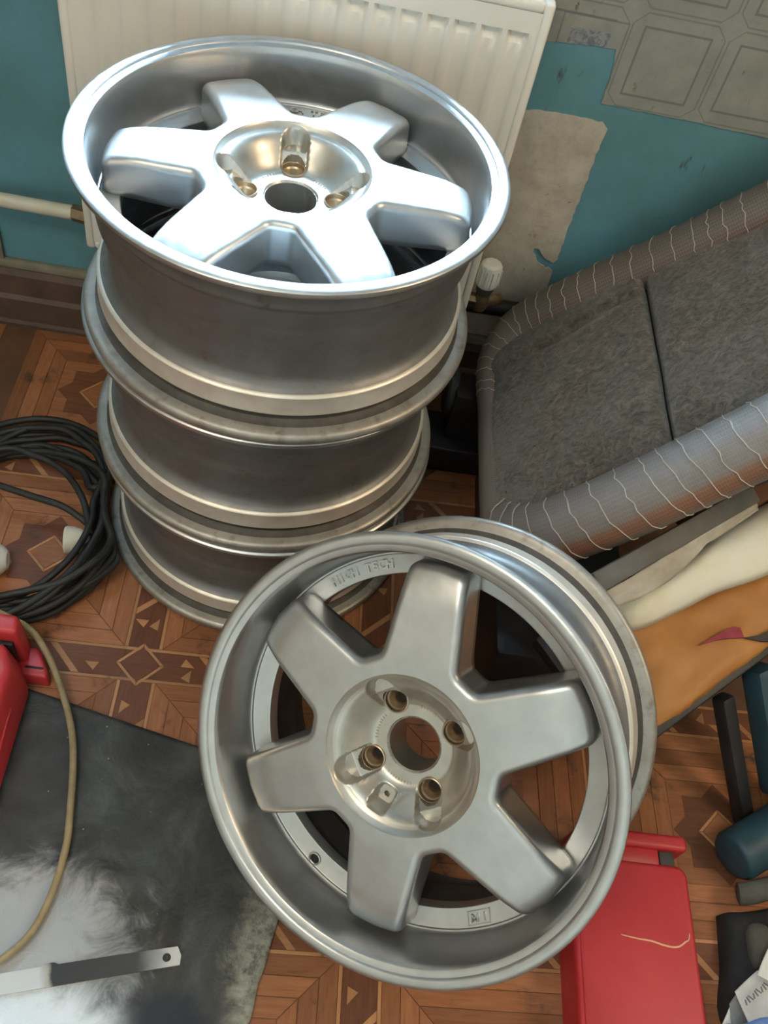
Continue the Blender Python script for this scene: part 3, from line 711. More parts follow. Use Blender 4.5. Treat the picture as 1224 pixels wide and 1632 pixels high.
# ------------------------------------------------------------------ wall coverings
def wallpaper_mat():
    t = NT('tile_print_wallpaper'); v = t.coord(); x, y, z = t.xyz(v)
    P_ = 0.1225
    def cell(c, o):
        return t.math('SUBTRACT', t.math('FRACT', t.math('ADD', t.math('DIVIDE', t.math('SUBTRACT', c, o), P_), 0.5)), 0.5)   # -0.5..0.5 about the tile middle
    u = cell(x, 0.3685); w_ = cell(z, 0.6065)
    au = t.math('ABSOLUTE', u); aw = t.math('ABSOLUTE', w_)
    mx = t.math('MAXIMUM', au, aw); sm = t.math('ADD', au, aw)
    def line(s, at, hw): return t.math('SUBTRACT', 1.0, t.smooth(t.math('ABSOLUTE', t.math('SUBTRACT', s, at)), hw*0.5, hw*1.3))
    inner = line(mx, 0.345, 0.013)
    octv = t.math('MAXIMUM', mx, t.math('MULTIPLY', t.math('ADD', sm, 0.13), 0.5))
    grout = line(t.math('MAXIMUM', mx, t.math('SUBTRACT', sm, 0.36)), 0.478, 0.010)
    base = t.ramp(t.noise(v, 30, 6, 0.7), [(0.3, (0.22, 0.225, 0.20)), (0.7, (0.30, 0.30, 0.27))])
    shade = t.smooth(w_, -0.36, 0.36)
    col = t.mix(t.math('MULTIPLY', inner, 0.75), base, (0.125, 0.13, 0.145))
    col = t.mix(t.math('MULTIPLY', grout, 0.55), col, (0.125, 0.135, 0.135))
    # the grey-blue decor tile left of the whole tile
    bx = t.math('ABSOLUTE', t.math('SUBTRACT', x, 0.2655)); bz = t.math('ABSOLUTE', t.math('SUBTRACT', z, 0.6075))
    q = t.math('MAXIMUM', bx, bz)
    dec = t.math('SUBTRACT', 1.0, t.smooth(t.math('MAXIMUM', bx, t.math('ADD', bz, 0.0025)), 0.0272, 0.0285))
    ptn = t.ramp(t.noise(v, 95, 3, 0.6, 1.5), [(0.42, (0.13, 0.15, 0.18)), (0.55, (0.25, 0.265, 0.28))])
    frame = t.math('SUBTRACT', 1.0, t.smooth(q, 0.0395, 0.0405))
    col = t.mix(frame, col, base); col = t.mix(dec, col, ptn)
    fr2 = line(q, 0.0405, 0.0012); col = t.mix(t.math('MULTIPLY', fr2, 0.6), col, (0.125, 0.13, 0.145))
    # stains
    st = t.noise(t.coord(scale=(14, 14, 5)), 2.0, 7, 0.75, 0.5); col = t.mix(t.smooth(st, 0.63, 0.72), col, (0.09, 0.065, 0.05))
    t.bump(t.noise(v, 60, 6), 0.25, 0.002)
    return t.done(col, 0.75)
M_PAPER = wallpaper_mat()
MXZ = Matrix(((1, 0, 0, 0), (0, 0, 1, 0), (0, 1, 0, 0), (0, 0, 0, 1)))      # (x, z, depth) -> (x, depth, z)
def ragged(pts, amp, step):
    out = []
    for i in range(len(pts)-1):
        a = Vector(pts[i]); b2 = Vector(pts[(i+1) % len(pts)]); L = (b2-a).length; n = max(1, int(L/step))
        for k in range(n):
            p = a.lerp(b2, k/n); p += Vector((random.uniform(-amp, amp), random.uniform(-amp, amp))); out.append((p.x, p.y))
    return out
low = ragged([(0.205, 0.610), (0.300, 0.617), (0.305, 0.600), (0.3065, 0.5465), (0.42, 0.5455), (0.54, 0.5425), (0.80, 0.541)], 0.0011, 0.008)
paper = prism('wallpaper', low + [(0.80, 0.541), (0.80, 1.30), (0.40, 1.30), (0.40, 0.74), (0.205, 0.718)], YW-0.0012, YW-0.0002, M_PAPER, None, MXZ)
tag(paper, 'grey-beige wallpaper printed with square tiles above the torn teal patch', 'wallpaper')
hole = [(0.286, 0.312), (0.2935, 0.3125), (0.297, 0.303), (0.306, 0.297), (0.312, 0.2905), (0.3215, 0.2925), (0.3255, 0.289)]
edge = ragged([(0.10, 0.25), (0.10, 0.50), (0.209, 0.518), (0.231, 0.5225), (0.269, 0.5235), (0.295, 0.5225), (0.317, 0.5215), (0.326, 0.515), (0.327, 0.505), (0.3245, 0.477), (0.3255, 0.423), (0.3250, 0.354), (0.3262, 0.2925)], 0.0012, 0.007)
hl = [(0.3215, 0.2925), (0.312, 0.2905+0.006), (0.306, 0.2990), (0.299, 0.306), (0.2935, 0.3135), (0.286, 0.3125), (0.2865, 0.305), (0.292, 0.301), (0.296, 0.292), (0.303, 0.2865), (0.309, 0.285), (0.3130, 0.2815), (0.3170, 0.284), (0.321, 0.2815)]
patch = prism('torn_backing_paper', edge[1:] + hl + [(0.3255, 0.278), (0.3265, 0.24), (0.3255, 0.13), (0.10, 0.13)], YW-0.0022, YW-0.0001, M_PLASTER, None, MXZ)
tag(patch, 'pale torn backing paper with a ragged hole on the wall beside the radiator', 'wall patch')

# ------------------------------------------------------------------ things on the floor, left
# paint-splattered sheet
SC = [Vector((-0.60, 0.555)), Vector((0.066, 0.411)), Vector((-0.005, -0.02)), Vector((-0.62, -0.02))]     # TL, TR, BR, BL
def sheet_fn(u, v):
    a = SC[0].lerp(SC[1], u); b2 = SC[3].lerp(SC[2], u); p = a.lerp(b2, v)
    p.x += 0.0025*noise.noise(Vector((p.y*30, 3, 0))) * (u > 0.95)
    z = 0.0022 + 0.0015*(noise.noise(Vector((p.x*9, p.y*9, 1.3)))+0.6)
    dd = (p-Vector((-0.30, 0.26))).length
    r1 = math.exp(-((p.y-0.275-0.10*(p.x+0.26)+0.5*(p.x+0.26)**2)/0.010)**2) * (1 if p.x < -0.15 else max(0, 1-(p.x+0.15)/0.05))
    r2 = math.exp(-((p.x+0.095-0.25*(p.y-0.2))/0.008)**2) * math.exp(-((p.y-0.235)/0.03)**2)
    r3 = math.exp(-((p.x+0.225+0.6*(p.y-0.1))/0.02)**2) * math.exp(-((p.y-0.08)/0.06)**2)
    edgeflat = min(1, 12*min(u, 1-u, v, 1-v))
    return Vector((p.x, p.y, max(0.0022, z+(0.006*r1+0.005*r2+0.006*r3)*edgeflat)))
sh = grid_sheet('painted_sheet', 110, 90, sheet_fn, 0.0012, M_SHEET)
tag(sh, 'dark grey sheet smeared with silver and black paint lying on the floor', 'sheet')
# flat steel bar with a hole
def steel_bar():
    L0, L1, hw = -0.098, 0.100, 0.0105
    pts = [(L0, -hw), (L1-0.002, -hw*0.9), (L1, 0), (L1-0.003, hw*0.9), (0.03, hw), (-0.028, hw*1.02), (-0.033, hw*1.25), (-0.042, hw*1.25), (-0.047, hw), (L0, hw)]
    bm = bmesh.new(); hc = Vector((0.0845, 0.0)); hr = 0.0046; nh = 16
    # ring of the hole joined to the outline by triangulation
    vs = [bm.verts.new((x, y, 0.003)) for x, y in pts]; hv = [bm.verts.new((hc.x+hr*math.cos(2*PI*k/nh), hc.y+hr*math.sin(2*PI*k/nh), 0.003)) for k in range(nh)]
    es = [bm.edges.new((vs[i], vs[(i+1) % len(vs)])) for i in range(len(vs))] + [bm.edges.new((hv[i], hv[(i+1) % nh])) for i in range(nh)]
    r = bmesh.ops.triangle_fill(bm, edges=es, use_beauty=True)
    fs = [f for f in bm.faces]
    ex = bmesh.ops.extrude_face_region(bm, geom=fs)
    for v in [g for g in ex['geom'] if isinstance(g, bmesh.types.BMVert)]: v.co.z = 0.0
    return bmobj('steel_bar', bm, M_BAR, None, False)
sb = steel_bar(); sb.location = (-0.158, 0.180, 0.0048); sb.rotation_euler = (0, 0, math.atan2(0.199-0.156, -0.066+0.238))
tag(sb, 'flat painted steel bar with a drilled end lying on the smeared sheet', 'metal bar')
# tan cable
tp = [(-0.52, 0.585, 0.050), (-0.45, 0.582, 0.053), (-0.388, 0.576, 0.052), (-0.362, 0.569, 0.050), (-0.328, 0.559, 0.043), (-0.308, 0.545, 0.035), (-0.286, 0.519, 0.024), (-0.2585, 0.474, 0.017), (-0.2405, 0.436, 0.014), (-0.2290, 0.397, 0.0135), (-0.2185, 0.346, 0.0135), (-0.212, 0.303, 0.0135), (-0.213, 0.255, 0.0135), (-0.222, 0.215, 0.013), (-0.238, 0.190, 0.013), (-0.262, 0.172, 0.013), (-0.32, 0.15, 0.013), (-0.40, 0.14, 0.013)]
tag(sweep('tan_cable', catmull(tp, 8), 0.0043, M_TAN, None, 12), 'thin tan cable curving over the smeared sheet past the red jack', 'cable')
# black cable coil, one continuous lead
def coil():
    pts = []; rnd = random.Random(11); c0 = Vector((-0.397, 0.738)); n = 12; N = 26
    for k in range(n):
        cx = c0.x + rnd.uniform(-0.016, 0.012); cy = c0.y + rnd.uniform(-0.014, 0.014)
        ra = 0.138 + rnd.uniform(-0.026, 0.016); rb = 0.172 + rnd.uniform(-0.024, 0.018); tilt = rnd.uniform(-0.3, 0.2)
        z0 = 0.007 + 0.0036*k
        for i in range(N):
            a = 2*PI*i/N + 0.6
            x = ra*math.cos(a); y = rb*math.sin(a)
            # the strands fan out on the far side and bunch on the near right side
            fan = 0.5+0.5*math.sin(a)
            y += (rnd.random()*0.006 - 0.003) - fan*0.026*((k*5) % 7)/7*1.9
            bx = cx + x*math.cos(tilt*0.25) - y*math.sin(tilt*0.25); by = cy + x*math.sin(tilt*0.25) + y*math.cos(tilt*0.25)
            rel = Vector((bx-SX, by-SY))
            if rel.length < 0.231: rel = rel.normalized()*0.231; bx, by = SX+rel.x, SY+rel.y
            zz = z0*(0.55+0.45*math.cos(a-R(-30))) + 0.006 + 0.003*math.sin(3*a+k)
            pts.append((bx, by, max(0.0065, zz)))
    # blend between turns
    return pts
cp = coil()
cab = thing('cable_coil', 'coil of black rubber cable on the floor left of the stacked wheels', 'cable', (0, 0, 0))
sweep('lead', catmull(cp, 3), 0.0050, M_BLACK_CABLE, cab, 8)
sweep('lead', catmull([(-0.62, 0.80, 0.03), (-0.50, 0.795, 0.035), (-0.44, 0.779, 0.038), (-0.38, 0.765, 0.040), (-0.335, 0.755, 0.040), (-0.295, 0.735, 0.034)], 6), 0.0050, M_BLACK_CABLE, cab, 8)
sweep('lead', catmull([(-0.60, 0.75, 0.02), (-0.46, 0.842, 0.034), (-0.40, 0.838, 0.040), (-0.352, 0.815, 0.044), (-0.312, 0.770, 0.046), (-0.288, 0.715, 0.040)], 6), 0.0048, M_BLACK_CABLE, cab, 8)
pg = lathe('plug', [(0.0, 0.0), (0.0185, 0.0005), (0.0200, 0.0030), (0.0195, 0.012), (0.0150, 0.026), (0.0110, 0.033), (0.0085, 0.035), (0.0, 0.035)], M_CREAM_PL, cab, 28)
pg.location = (-0.324, 0.712, 0.0215); pg.rotation_euler = (R(90), 0, R(98))
box('plug_slot', (-0.001, -0.012, -0.0006), (0.001, 0.012, 0.001), M_DARKPL, pg, 0)
sk = lathe('white_socket', [(0.0, 0.0), (0.0200, 0.0), (0.0225, 0.004), (0.0225, 0.030), (0.0185, 0.036), (0.012, 0.042), (0.0, 0.043)], M_WHITE_PL, None, 32)
sk.location = (-0.429, 0.660, 0.0235); sk.rotation_euler = (0, R(90), R(8))
tag(sk, 'white rounded cable socket at the left edge inside the cable coil', 'socket')

# red jack-like tool at the left edge
jack = thing('red_jack', 'scuffed red painted metal jack standing at the left edge on the smeared sheet', 'jack', (0, 0, 0))
def jbox(name, pts_top, pts_bot, z0, z1, mat, bevel, parent):
    bm = bmesh.new(); n = len(pts_top)
    lo = [bm.verts.new((x, y, z0)) for x, y in pts_bot]; hi = [bm.verts.new((x, y, z1)) for x, y in pts_top]
    bm.faces.new(lo[::-1]); bm.faces.new(hi)
    for i in range(n): bm.faces.new((lo[i], lo[(i+1) % n], hi[(i+1) % n], hi[i]))
    bmesh.ops.recalc_face_normals(bm, faces=bm.faces)
    bmesh.ops.bevel(bm, geom=list(bm.edges), offset=bevel, segments=3, affect='EDGES', profile=0.5)
    return bmobj(name, bm, mat, parent, True, 40)
jbox('body', [(-0.44, 0.515), (-0.336, 0.515), (-0.318, 0.483), (-0.318, 0.30), (-0.44, 0.30)], [(-0.45, 0.520), (-0.326, 0.520), (-0.305, 0.485), (-0.300, 0.30), (-0.45, 0.30)], 0.0085, 0.082, M_RED_DARK, 0.009, jack)
jbox('top_cap', [(-0.44, 0.548), (-0.326, 0.548), (-0.321, 0.522), (-0.44, 0.522)], [(-0.44, 0.551), (-0.322, 0.551), (-0.317, 0.5205), (-0.44, 0.5205)], 0.012, 0.094, M_RED_DARK, 0.007, jack)
box('slot', (-0.43, 0.5155, 0.02), (-0.328, 0.5215, 0.072), M_BLACK, jack, 0.001)
ft = jbox('foot', [(-0.36, 0.546), (-0.312, 0.544), (-0.294, 0.516), (-0.290, 0.504), (-0.36, 0.504)], [(-0.36, 0.549), (-0.311, 0.547), (-0.290, 0.515), (-0.286, 0.500), (-0.36, 0.500)], 0.0, 0.020, M_RED_DARK, 0.004, jack)
box('foot_gap', (-0.320, 0.5135, 0.006), (-0.297, 0.5165, 0.0206), M_BLACK, jack, 0.0005)
bm = bmesh.new(); add_box(bm, (-0.0035, -0.040, -0.0015), (0.0035, 0.040, 0.0025), 0.0014)
o = bmobj('side_rib', bm, M_RED, jack); o.location = (-0.3105, 0.405, 0.045); o.rotation_euler = (0, R(78), R(3))

# ------------------------------------------------------------------ red case, lower right
case = thing('red_case', 'flat red plastic case with a pale scratch on the floor at lower right', 'case', (0, 0, 0))
def rounded(x0, x1, y0, y1, r, n=5):
    out = []
    for cx, cy, a0 in ((x1-r, y1-r, 0), (x0+r, y1-r, 90), (x0+r, y0+r, 180), (x1-r, y0+r, 270)):
        for k in range(n+1):
            a = R(a0+90*k/n); out.append((cx+r*math.cos(a), cy+r*math.sin(a)))
    return out
def slab(name, poly, z0, z1, bev, mat, parent, draft=0.0):
    n = len(poly); cx = sum(p[0] for p in poly)/n; cy = sum(p[1] for p in poly)/n
    loops = [(draft, z0)] + [(0.0, z1-bev)] + [(-bev*(1-math.cos(R(90*k/4))), z1-bev+bev*math.sin(R(90*k/4))) for k in range(1, 5)]
    bm = bmesh.new(); L = []
    for off, z in loops:
        row = []
        for i in range(n):
            a, b2, c = Vector(poly[i-1]), Vector(poly[i]), Vector(poly[(i+1) % n]); t = (c-a).normalized(); nn = Vector((t.y, -t.x))
            if nn.dot(b2-Vector((cx, cy))) < 0: nn = -nn
            p = b2+nn*off; row.append(bm.verts.new((p.x, p.y, z)))
        L.append(row)
    bm.faces.new(L[0][::-1]); bm.faces.new(L[-1])
    for a, b2 in zip(L, L[1:]):
        for i in range(n): bm.faces.new((a[i], a[(i+1) % n], b2[(i+1) % n], b2[i]))
    return bmobj(name, bm, mat, parent, True, 35)
slab('lid', rounded(0.372, 0.519, -0.05, 0.347, 0.014), 0.018, 0.060, 0.006, M_RED, case)
slab('base', rounded(0.374, 0.522, -0.05, 0.350, 0.014), 0.0, 0.017, 0.003, M_RED, case)
slab('handle_bar', rounded(0.385, 0.526, 0.366, 0.385, 0.006), 0.004, 0.056, 0.005, M_RED, case)
box('hinge', (0.395, 0.345, 0.02), (0.490, 0.368, 0.050), M_RED, case, 0.003)
box('latch', (0.492, 0.344, 0.02), (0.511, 0.368, 0.046), M_DARKPL, case, 0.002)
box('raised_edge', (0.379, -0.04, 0.0585), (0.382, 0.262, 0.0612), M_RED, case, 0.001)
sp_ = [(0.428, 0.262, 0.0600), (0.448, 0.2595, 0.0600), (0.464, 0.2585, 0.0600), (0.478, 0.2555, 0.0600), (0.490, 0.2545, 0.0600), (0.498, 0.2565, 0.0600), (0.505, 0.2615, 0.0600), (0.509, 0.2640, 0.0600), (0.511, 0.271, 0.0600)]
sweep('scratch', catmull(sp_, 4), [0.0004+0.0007*math.sin(PI*i/32)**0.6 for i in range(33)], M_SCRATCH, case, 5)

# ------------------------------------------------------------------ car seat
SO = Vector((0.215, 0, 0.195)); SU = Vector((math.cos(R(45)), 0, math.sin(R(45)))); SN = Vector((-math.sin(R(45)), 0, math.cos(R(45))))
def sp(u, y, h): return SO+SU*u+SN*h+Vector((0, y, 0))
seat = thing('car_seat', 'grey velour car seat with netted bolsters leaning up beside the wheels', 'car seat', (0, 0, 0))
UE = 0.86  # upper end lengthened out of view to shade the floor
def panel(name, u0, u1, y0, y1, hb, parent):
    nu, nv = 30, 30
    def fn(a, b2):
        u = u0+(u1-u0)*a; ya = y0+max(0.0, u-0.12)*0.10; y = ya+(y1-ya)*b2
        e = min((u-u0), (u1-u), 10) ; ey = min((y-ya), (y1-y))
        h = hb - 0.010*math.exp(-max(0, e)/0.006) - 0.012*math.exp(-max(0, ey)/0.015)
        h += 0.006*noise.noise(Vector((u*11, y*11, 2)))
        if u0 < 0.1:    # stitched fold running across the left panel
            t = (u-0.08)/0.16; h -= 0.004*math.exp(-((y-(0.985+0.02*t))/0.006)**2)*(1 if 0.05 < t < 1.0 else 0)
            h += 0.004*(y > 0.985+0.02*t)
        return sp(u, y, h)
    o = grid_sheet(name, nu*2, nv*2, fn, 0.03, M_VELOUR, parent); return o
panel('cushion_panel', 0.022, 0.272, 0.690, 1.062, -0.006, seat)
panel('cushion_panel', 0.274, UE, 0.690, 1.062, -0.006, seat)
def bolster(name, pts, radii, mat):
    path = catmull(pts, 10); n = len(path); L = len(pts)-1
    rads = [radii[min(int(i/10), L)]*(1-(i % 10)/10)+radii[min(int(i/10)+1, L)]*((i % 10)/10) for i in range(n)]
    seg = 28; vs = []; fs = []; uv = []; ln = 0.0; lens = []
    frames = []
    for i, p in enumerate(path):
        if i: ln += (p-path[i-1]).length
        lens.append(ln)
        t = (path[min(i+1, n-1)]-path[max(i-1, 0)]).normalized(); o2 = t.cross(SN).normalized()      # outward-ish
        frames.append((p, o2, rads[i]))
        for k in range(seg):
            a = 2*PI*k/seg; vs.append(p+o2*rads[i]*math.cos(a)+SN*rads[i]*math.sin(a)); uv.append((ln, k/seg))
    for i in range(n-1):
        for k in range(seg):
            fs.append((i*seg+k, i*seg+(k+1) % seg, (i+1)*seg+(k+1) % seg, (i+1)*seg+k))
    fs.append(tuple(range(seg))[::-1]); fs.append(tuple(range((n-1)*seg, n*seg)))
    o = mesh(name, vs, fs, mat, seat); me = o.data; l = me.uv_layers.new(name='UVMap')
    for poly in me.polygons:
        ks = [v % seg for v in poly.vertices]; wrap = (0 in ks and seg-1 in ks and len(ks) == 4)
        for li, v in zip(poly.loop_indices, poly.vertices):
            y = uv[v][1]
            if wrap and v % seg == 0: y = 1.0
            l.data[li].uv = (uv[v][0], y)
    return o, frames, lens
def stitches(parent, frames, lens, step, a0, a1, rr, slant, start=0.02):
    nxt = start; rnd = random.Random(3)
    for i, L in enumerate(lens):
        if L < nxt: continue
        nxt = L+step*rnd.uniform(0.85, 1.15); p, o2, r = frames[i]
        t = (frames[min(i+1, len(frames)-1)][0]-frames[max(i-1, 0)][0]).normalized(); pts = []
        for k in range(15):
            a = a0+(a1-a0)*k/14; pts.append(p+o2*(r+0.0006)*math.cos(a)+SN*(r+0.0006)*math.sin(a)+t*(rnd.uniform(-0.0022, 0.0022)+slant*(k/14-0.5)))
        sweep('stitch_thread', pts, rr, M_THREAD, parent, 4)
hc = -0.022
bf, fr, ln = bolster('front_bolster', [sp(UE, 0.755, hc), sp(0.52, 0.722, hc), sp(0.34, 0.696, hc), sp(0.22, 0.678, hc), sp(0.12, 0.671, hc), sp(0.068, 0.686, hc), sp(0.040, 0.715, hc)], [0.044, 0.044, 0.043, 0.043, 0.042, 0.036, 0.026], M_NET_FRONT)
stitches(bf, fr, ln, 0.021, R(45), R(225), 0.0007, -0.026)
M_NET_BACK = netting('netted_back_bolster', [(0.0, (0.10, 0.066, 0.056)), (0.06, (0.14, 0.076, 0.066)), (0.12, (0.125, 0.10, 0.084)), (0.30, (0.14, 0.112, 0.094)), (0.42, (0.115, 0.093, 0.078)), (0.56, (0.09, 0.08, 0.065)), (1.0, (0.08, 0.07, 0.06))])
bk, fr, ln = bolster('back_bolster', [sp(0.024, 0.70, hc), sp(0.022, 0.80, hc), sp(0.022, 0.92, hc), sp(0.026, 1.00, hc), sp(0.052, 1.045, hc), sp(0.095, 1.068, hc), sp(0.20, 1.070, hc), sp(0.34, 1.066, hc), sp(0.48, 1.068, hc), sp(UE, 1.074, hc)], [0.017, 0.017, 0.018, 0.024, 0.032, 0.035, 0.036, 0.036, 0.037, 0.037], M_NET_BACK)
stitches(bk, fr, ln, 0.017, R(0), R(150), 0.00055, 0.012, 0.24)
def sbox(name, u0, u1, y0, y1, h0, h1, mat, bevel=0.006):
    Mx = Matrix((SU, Vector((0, 1, 0)), SN)).transposed().to_4x4(); Mx.translation = SO
    return box(name, (u0, y0, h0), (u1, y1, h1), mat, seat, bevel, 2, Mx)
sbox('seat_shell', 0.02, UE, 0.690, 1.072, -0.075, -0.028, M_BLACK, 0.012)
sbox('frame_rail', 0.08, UE, 0.700, 0.720, -0.105, -0.070, M_BLACK)
sbox('frame_rail', 0.05, UE, 1.04, 1.06, -0.105, -0.070, M_BLACK)
# hinge and foot frame that carry the low end
box('hinge_bracket', (0.205, 0.985, 0.012), (0.275, 1.035, 0.150), M_BLACK, seat, 0.006)
box('floor_runner', (0.175, 0.960, 0.0), (0.46, 1.045, 0.055), M_BLACK, seat, 0.006)
box('seat_base', (0.268, 0.565, 0.0), (0.455, 0.955, 0.125), M_BLACK, seat, 0.012)
o = lathe('recliner_knob', [(0.0, 0.0), (0.034, 0.0), (0.038, 0.003), (0.038, 0.014), (0.034, 0.018), (0.0, 0.019)], M_DARKPL, seat, 32); o.location = (0.212, 1.03, 0.118); o.rotation_euler = (0, R(-90), 0)
for a, b2 in (((0.44, 1.02, 0.03), (0.60, 1.03, 0.46)), ((0.33, 0.70, 0.16), (0.47, 0.72, 0.02))):
    sweep('frame_tube', [a, b2], 0.009, M_BLACK, seat, 10)

# ------------------------------------------------------------------ old upholstered chair under the seat (orange vinyl, torn)
ch = thing('orange_chair', 'torn orange vinyl chair seat with cream foam spilling out beside the leaning wheel', 'chair', (0, 0, 0))
OL, ORR = Vector((0.415, 0.430, 0.150)), Vector((0.70, 0.655, 0.210))       # near edge
UL, UR = Vector((0.385, 0.600, 0.185)), Vector((0.665, 0.790, 0.245))       # far edge
def oq(u, v): return (OL.lerp(ORR, u)).lerp(UL.lerp(UR, u), v)
ON = ((ORR-OL).cross(UL-OL)).normalized()
if ON.z < 0: ON = -ON
def of(u, v):
    j = 0.012*noise.noise(Vector((u*14, 5, 0))) + 0.006*noise.noise(Vector((u*40, 9, 0))) if v < 0.02 else 0
    return oq(u, v+j+0.045) + ON*(0.012+0.005*noise.noise(Vector((u*5, v*5, 4))) - 0.010*math.exp(-v/0.05))
grid_sheet('vinyl_cover', 70, 24, of, 0.003, M_ORANGE, ch)
# black board under the cover
Mb = Matrix(((ORR-OL).normalized(), ON.cross((ORR-OL).normalized()), ON)).transposed().to_4x4(); Mb.translation = OL
box('seat_board', (0.0, 0.0, -0.020), ((ORR-OL).length, (UL-OL).length, 0.004), M_BLACK, ch, 0.004, 2, Mb)
# tear with crimson lining and a black gap
def on_cover(u, v, h): return oq(u, v) + ON*(h)
def tear(name, pts, h, mat):
    vs = [on_cover(u, v, h) for u, v in pts]; n = len(vs); vs += [p-ON*0.003 for p in vs]
    fs = [tuple(range(n)), tuple(range(2*n-1, n-1, -1))]+[(i, n+i, n+(i+1) % n, (i+1) % n) for i in range(n)]
    return mesh(name, vs, fs, mat, ch, False)
tear('torn_lining', [(0.36, 0.40), (0.44, 0.355), (0.50, 0.30), (0.55, 0.245), (0.545, 0.33), (0.515, 0.375), (0.47, 0.385)], 0.0185, M_TEAR)
tear('torn_gap', [(0.55, 0.245), (0.62, 0.13), (0.70, 0.03), (0.90, 0.02), (0.92, 0.16), (0.74, 0.14), (0.62, 0.185)], 0.0182, M_BLACK)
# cream foam strip
fl = [(0.385, 0.580), (0.415, 0.570), (0.470, 0.598), (0.520, 0.628), (0.575, 0.652), (0.66, 0.70)]     # lower edge
fu = [(0.385, 0.640), (0.425, 0.648), (0.490, 0.690), (0.545, 0.738), (0.605, 0.775), (0.70, 0.835)]     # upper edge
flc = catmull([(x, y, 0) for x, y in fl], 8); fuc = catmull([(x, y, 0) for x, y in fu], 8)
def foam_fn(u, v):
    i = u*(len(flc)-1); a = flc[int(i)].lerp(flc[min(int(i)+1, len(flc)-1)], i-int(i)); b2 = fuc[int(i)].lerp(fuc[min(int(i)+1, len(fuc)-1)], i-int(i))
    p = a.lerp(b2, v); z = 0.206+0.05*u + 0.038*math.sin(PI*min(1, max(0, v)))**0.6 + 0.004*noise.noise(Vector((u*6, v*3, 8)))
    return Vector((p.x, p.y, z))
grid_sheet('foam_padding', 50, 18, foam_fn, 0.018, M_FOAM, ch)
# trim strip and loose lining behind the foam
def bar(name, a, b2, wdt, th, mat, parent, roll=0.0):
    a, b2 = Vector(a), Vector(b2); t = (b2-a).normalized(); s = t.cross(Vector((0, 0, 1))).normalized(); u2 = s.cross(t)
    s, u2 = s*math.cos(roll)+u2*math.sin(roll), -s*math.sin(roll)+u2*math.cos(roll)
    Mx = Matrix((t, s, u2)).transposed().to_4x4(); Mx.translation = a
    return box(name, (0, -wdt/2, -th/2), ((b2-a).length, wdt/2, th/2), mat, parent, min(wdt, th)*0.2, 2, Mx)
bar('trim_strip', (0.338, 0.572, 0.300), (0.555, 0.738, 0.308), 0.024, 0.010, M_TRIM, ch, R(-25))
def lining_fn(u, v):
    a = Vector((0.345, 0.563, 0.292)).lerp(Vector((0.558, 0.728, 0.304)), u); b2 = Vector((0.362, 0.556, 0.280)).lerp(Vector((0.562, 0.720, 0.298)), u)
    wv = 1.0+0.7*math.sin(PI*min(1, u*1.6)) if u < 0.62 else 1.0
    return a + (b2-a)*v*wv + Vector((0, 0, 0.003*noise.noise(Vector((u*9, v*4, 0)))))
grid_sheet('loose_lining', 40, 8, lining_fn, 0.0015, M_LINING, ch)
bar('back_post', (0.50, 0.72, 0.235), (0.66, 0.85, 0.262), 0.05, 0.02, simple('chair_brown_wood', (0.12, 0.045, 0.022), (0.18, 0.075, 0.035), 12, 0.6), ch)
bar('leg', (0.560, 0.540, 0.140), (0.636, 0.431, 0.004), 0.022, 0.022, M_BLACK, ch)
bar('leg', (0.70, 0.80, 0.21), (0.74, 0.82, 0.004), 0.022, 0.022, M_BLACK, ch)
bar('leg', (0.50, 0.62, 0.165), (0.49, 0.66, 0.004), 0.022, 0.022, M_BLACK, ch)

# ------------------------------------------------------------------ blue stool at the right edge
st = thing('blue_stool', 'dark blue painted stool leg and foot at the right edge under the orange chair', 'stool', (0, 0, 0))
bar('post', (0.612, 0.585, 0.150), (0.678, 0.468, 0.030), 0.036, 0.036, M_BLUE, st)
ftp = catmull([(0.592, 0.372, 0.032), (0.600, 0.377, 0.032), (0.625, 0.392, 0.032), (0.67, 0.42, 0.033), (0.74, 0.465, 0.034)], 6)
sweep('foot', ftp, [0.004, 0.014, 0.021, 0.026, 0.029, 0.030] + [0.032]*(len(ftp)-6), M_BLUE, st, 20)

# ------------------------------------------------------------------ bag and papers, lower right corner
bag = thing('black_bag', 'black fabric bag with a grey panel in the lower right corner', 'bag', (0, 0, 0))
def heap(name, poly, zc, zb, mat, parent, seed, amp=0.006, n=36, m_=10):
    pl = catmull([(x, y, 0) for x, y in poly], max(2, n//len(poly)), True); k = len(pl); cx = sum(p.x for p in pl)/k; cy = sum(p.y for p in pl)/k
    vs = []; fs = []
    for j in range(m_+1):
        t = j/m_
        for p in pl:
            q = Vector((cx, cy, 0)).lerp(Vector((p.x, p.y, 0)), math.sin(t*PI/2)); z = zb+(zc-zb)*math.cos(t*PI/2)**0.7
            dz = amp*noise.noise(Vector((q.x*45, q.y*45, seed)))*(1 if j < m_ else 0)
            vs.append(Vector((q.x, q.y, max(zb, z+dz))))
    for j in range(m_):
        for i in range(k): fs.append((j*k+i, j*k+(i+1) % k, (j+1)*k+(i+1) % k, (j+1)*k+i))
    fs.append(tuple(range(m_*k, (m_+1)*k)))
    bm = bmesh.new(); bv = [bm.verts.new(v) for v in vs]
    for f in fs: bm.faces.new([bv[i] for i in f])
    bmesh.ops.remove_doubles(bm, verts=bm.verts, dist=1e-5)
    return bmobj(name, bm, mat, parent, True, 60)
heap('bag_body', [(0.577, 0.300), (0.582, 0.312), (0.62, 0.318), (0.70, 0.33), (0.74, 0.27), (0.72, 0.17), (0.60, 0.15), (0.563, 0.195), (0.572, 0.25)], 0.040, 0.0, M_BAGFAB, bag, 1.0)
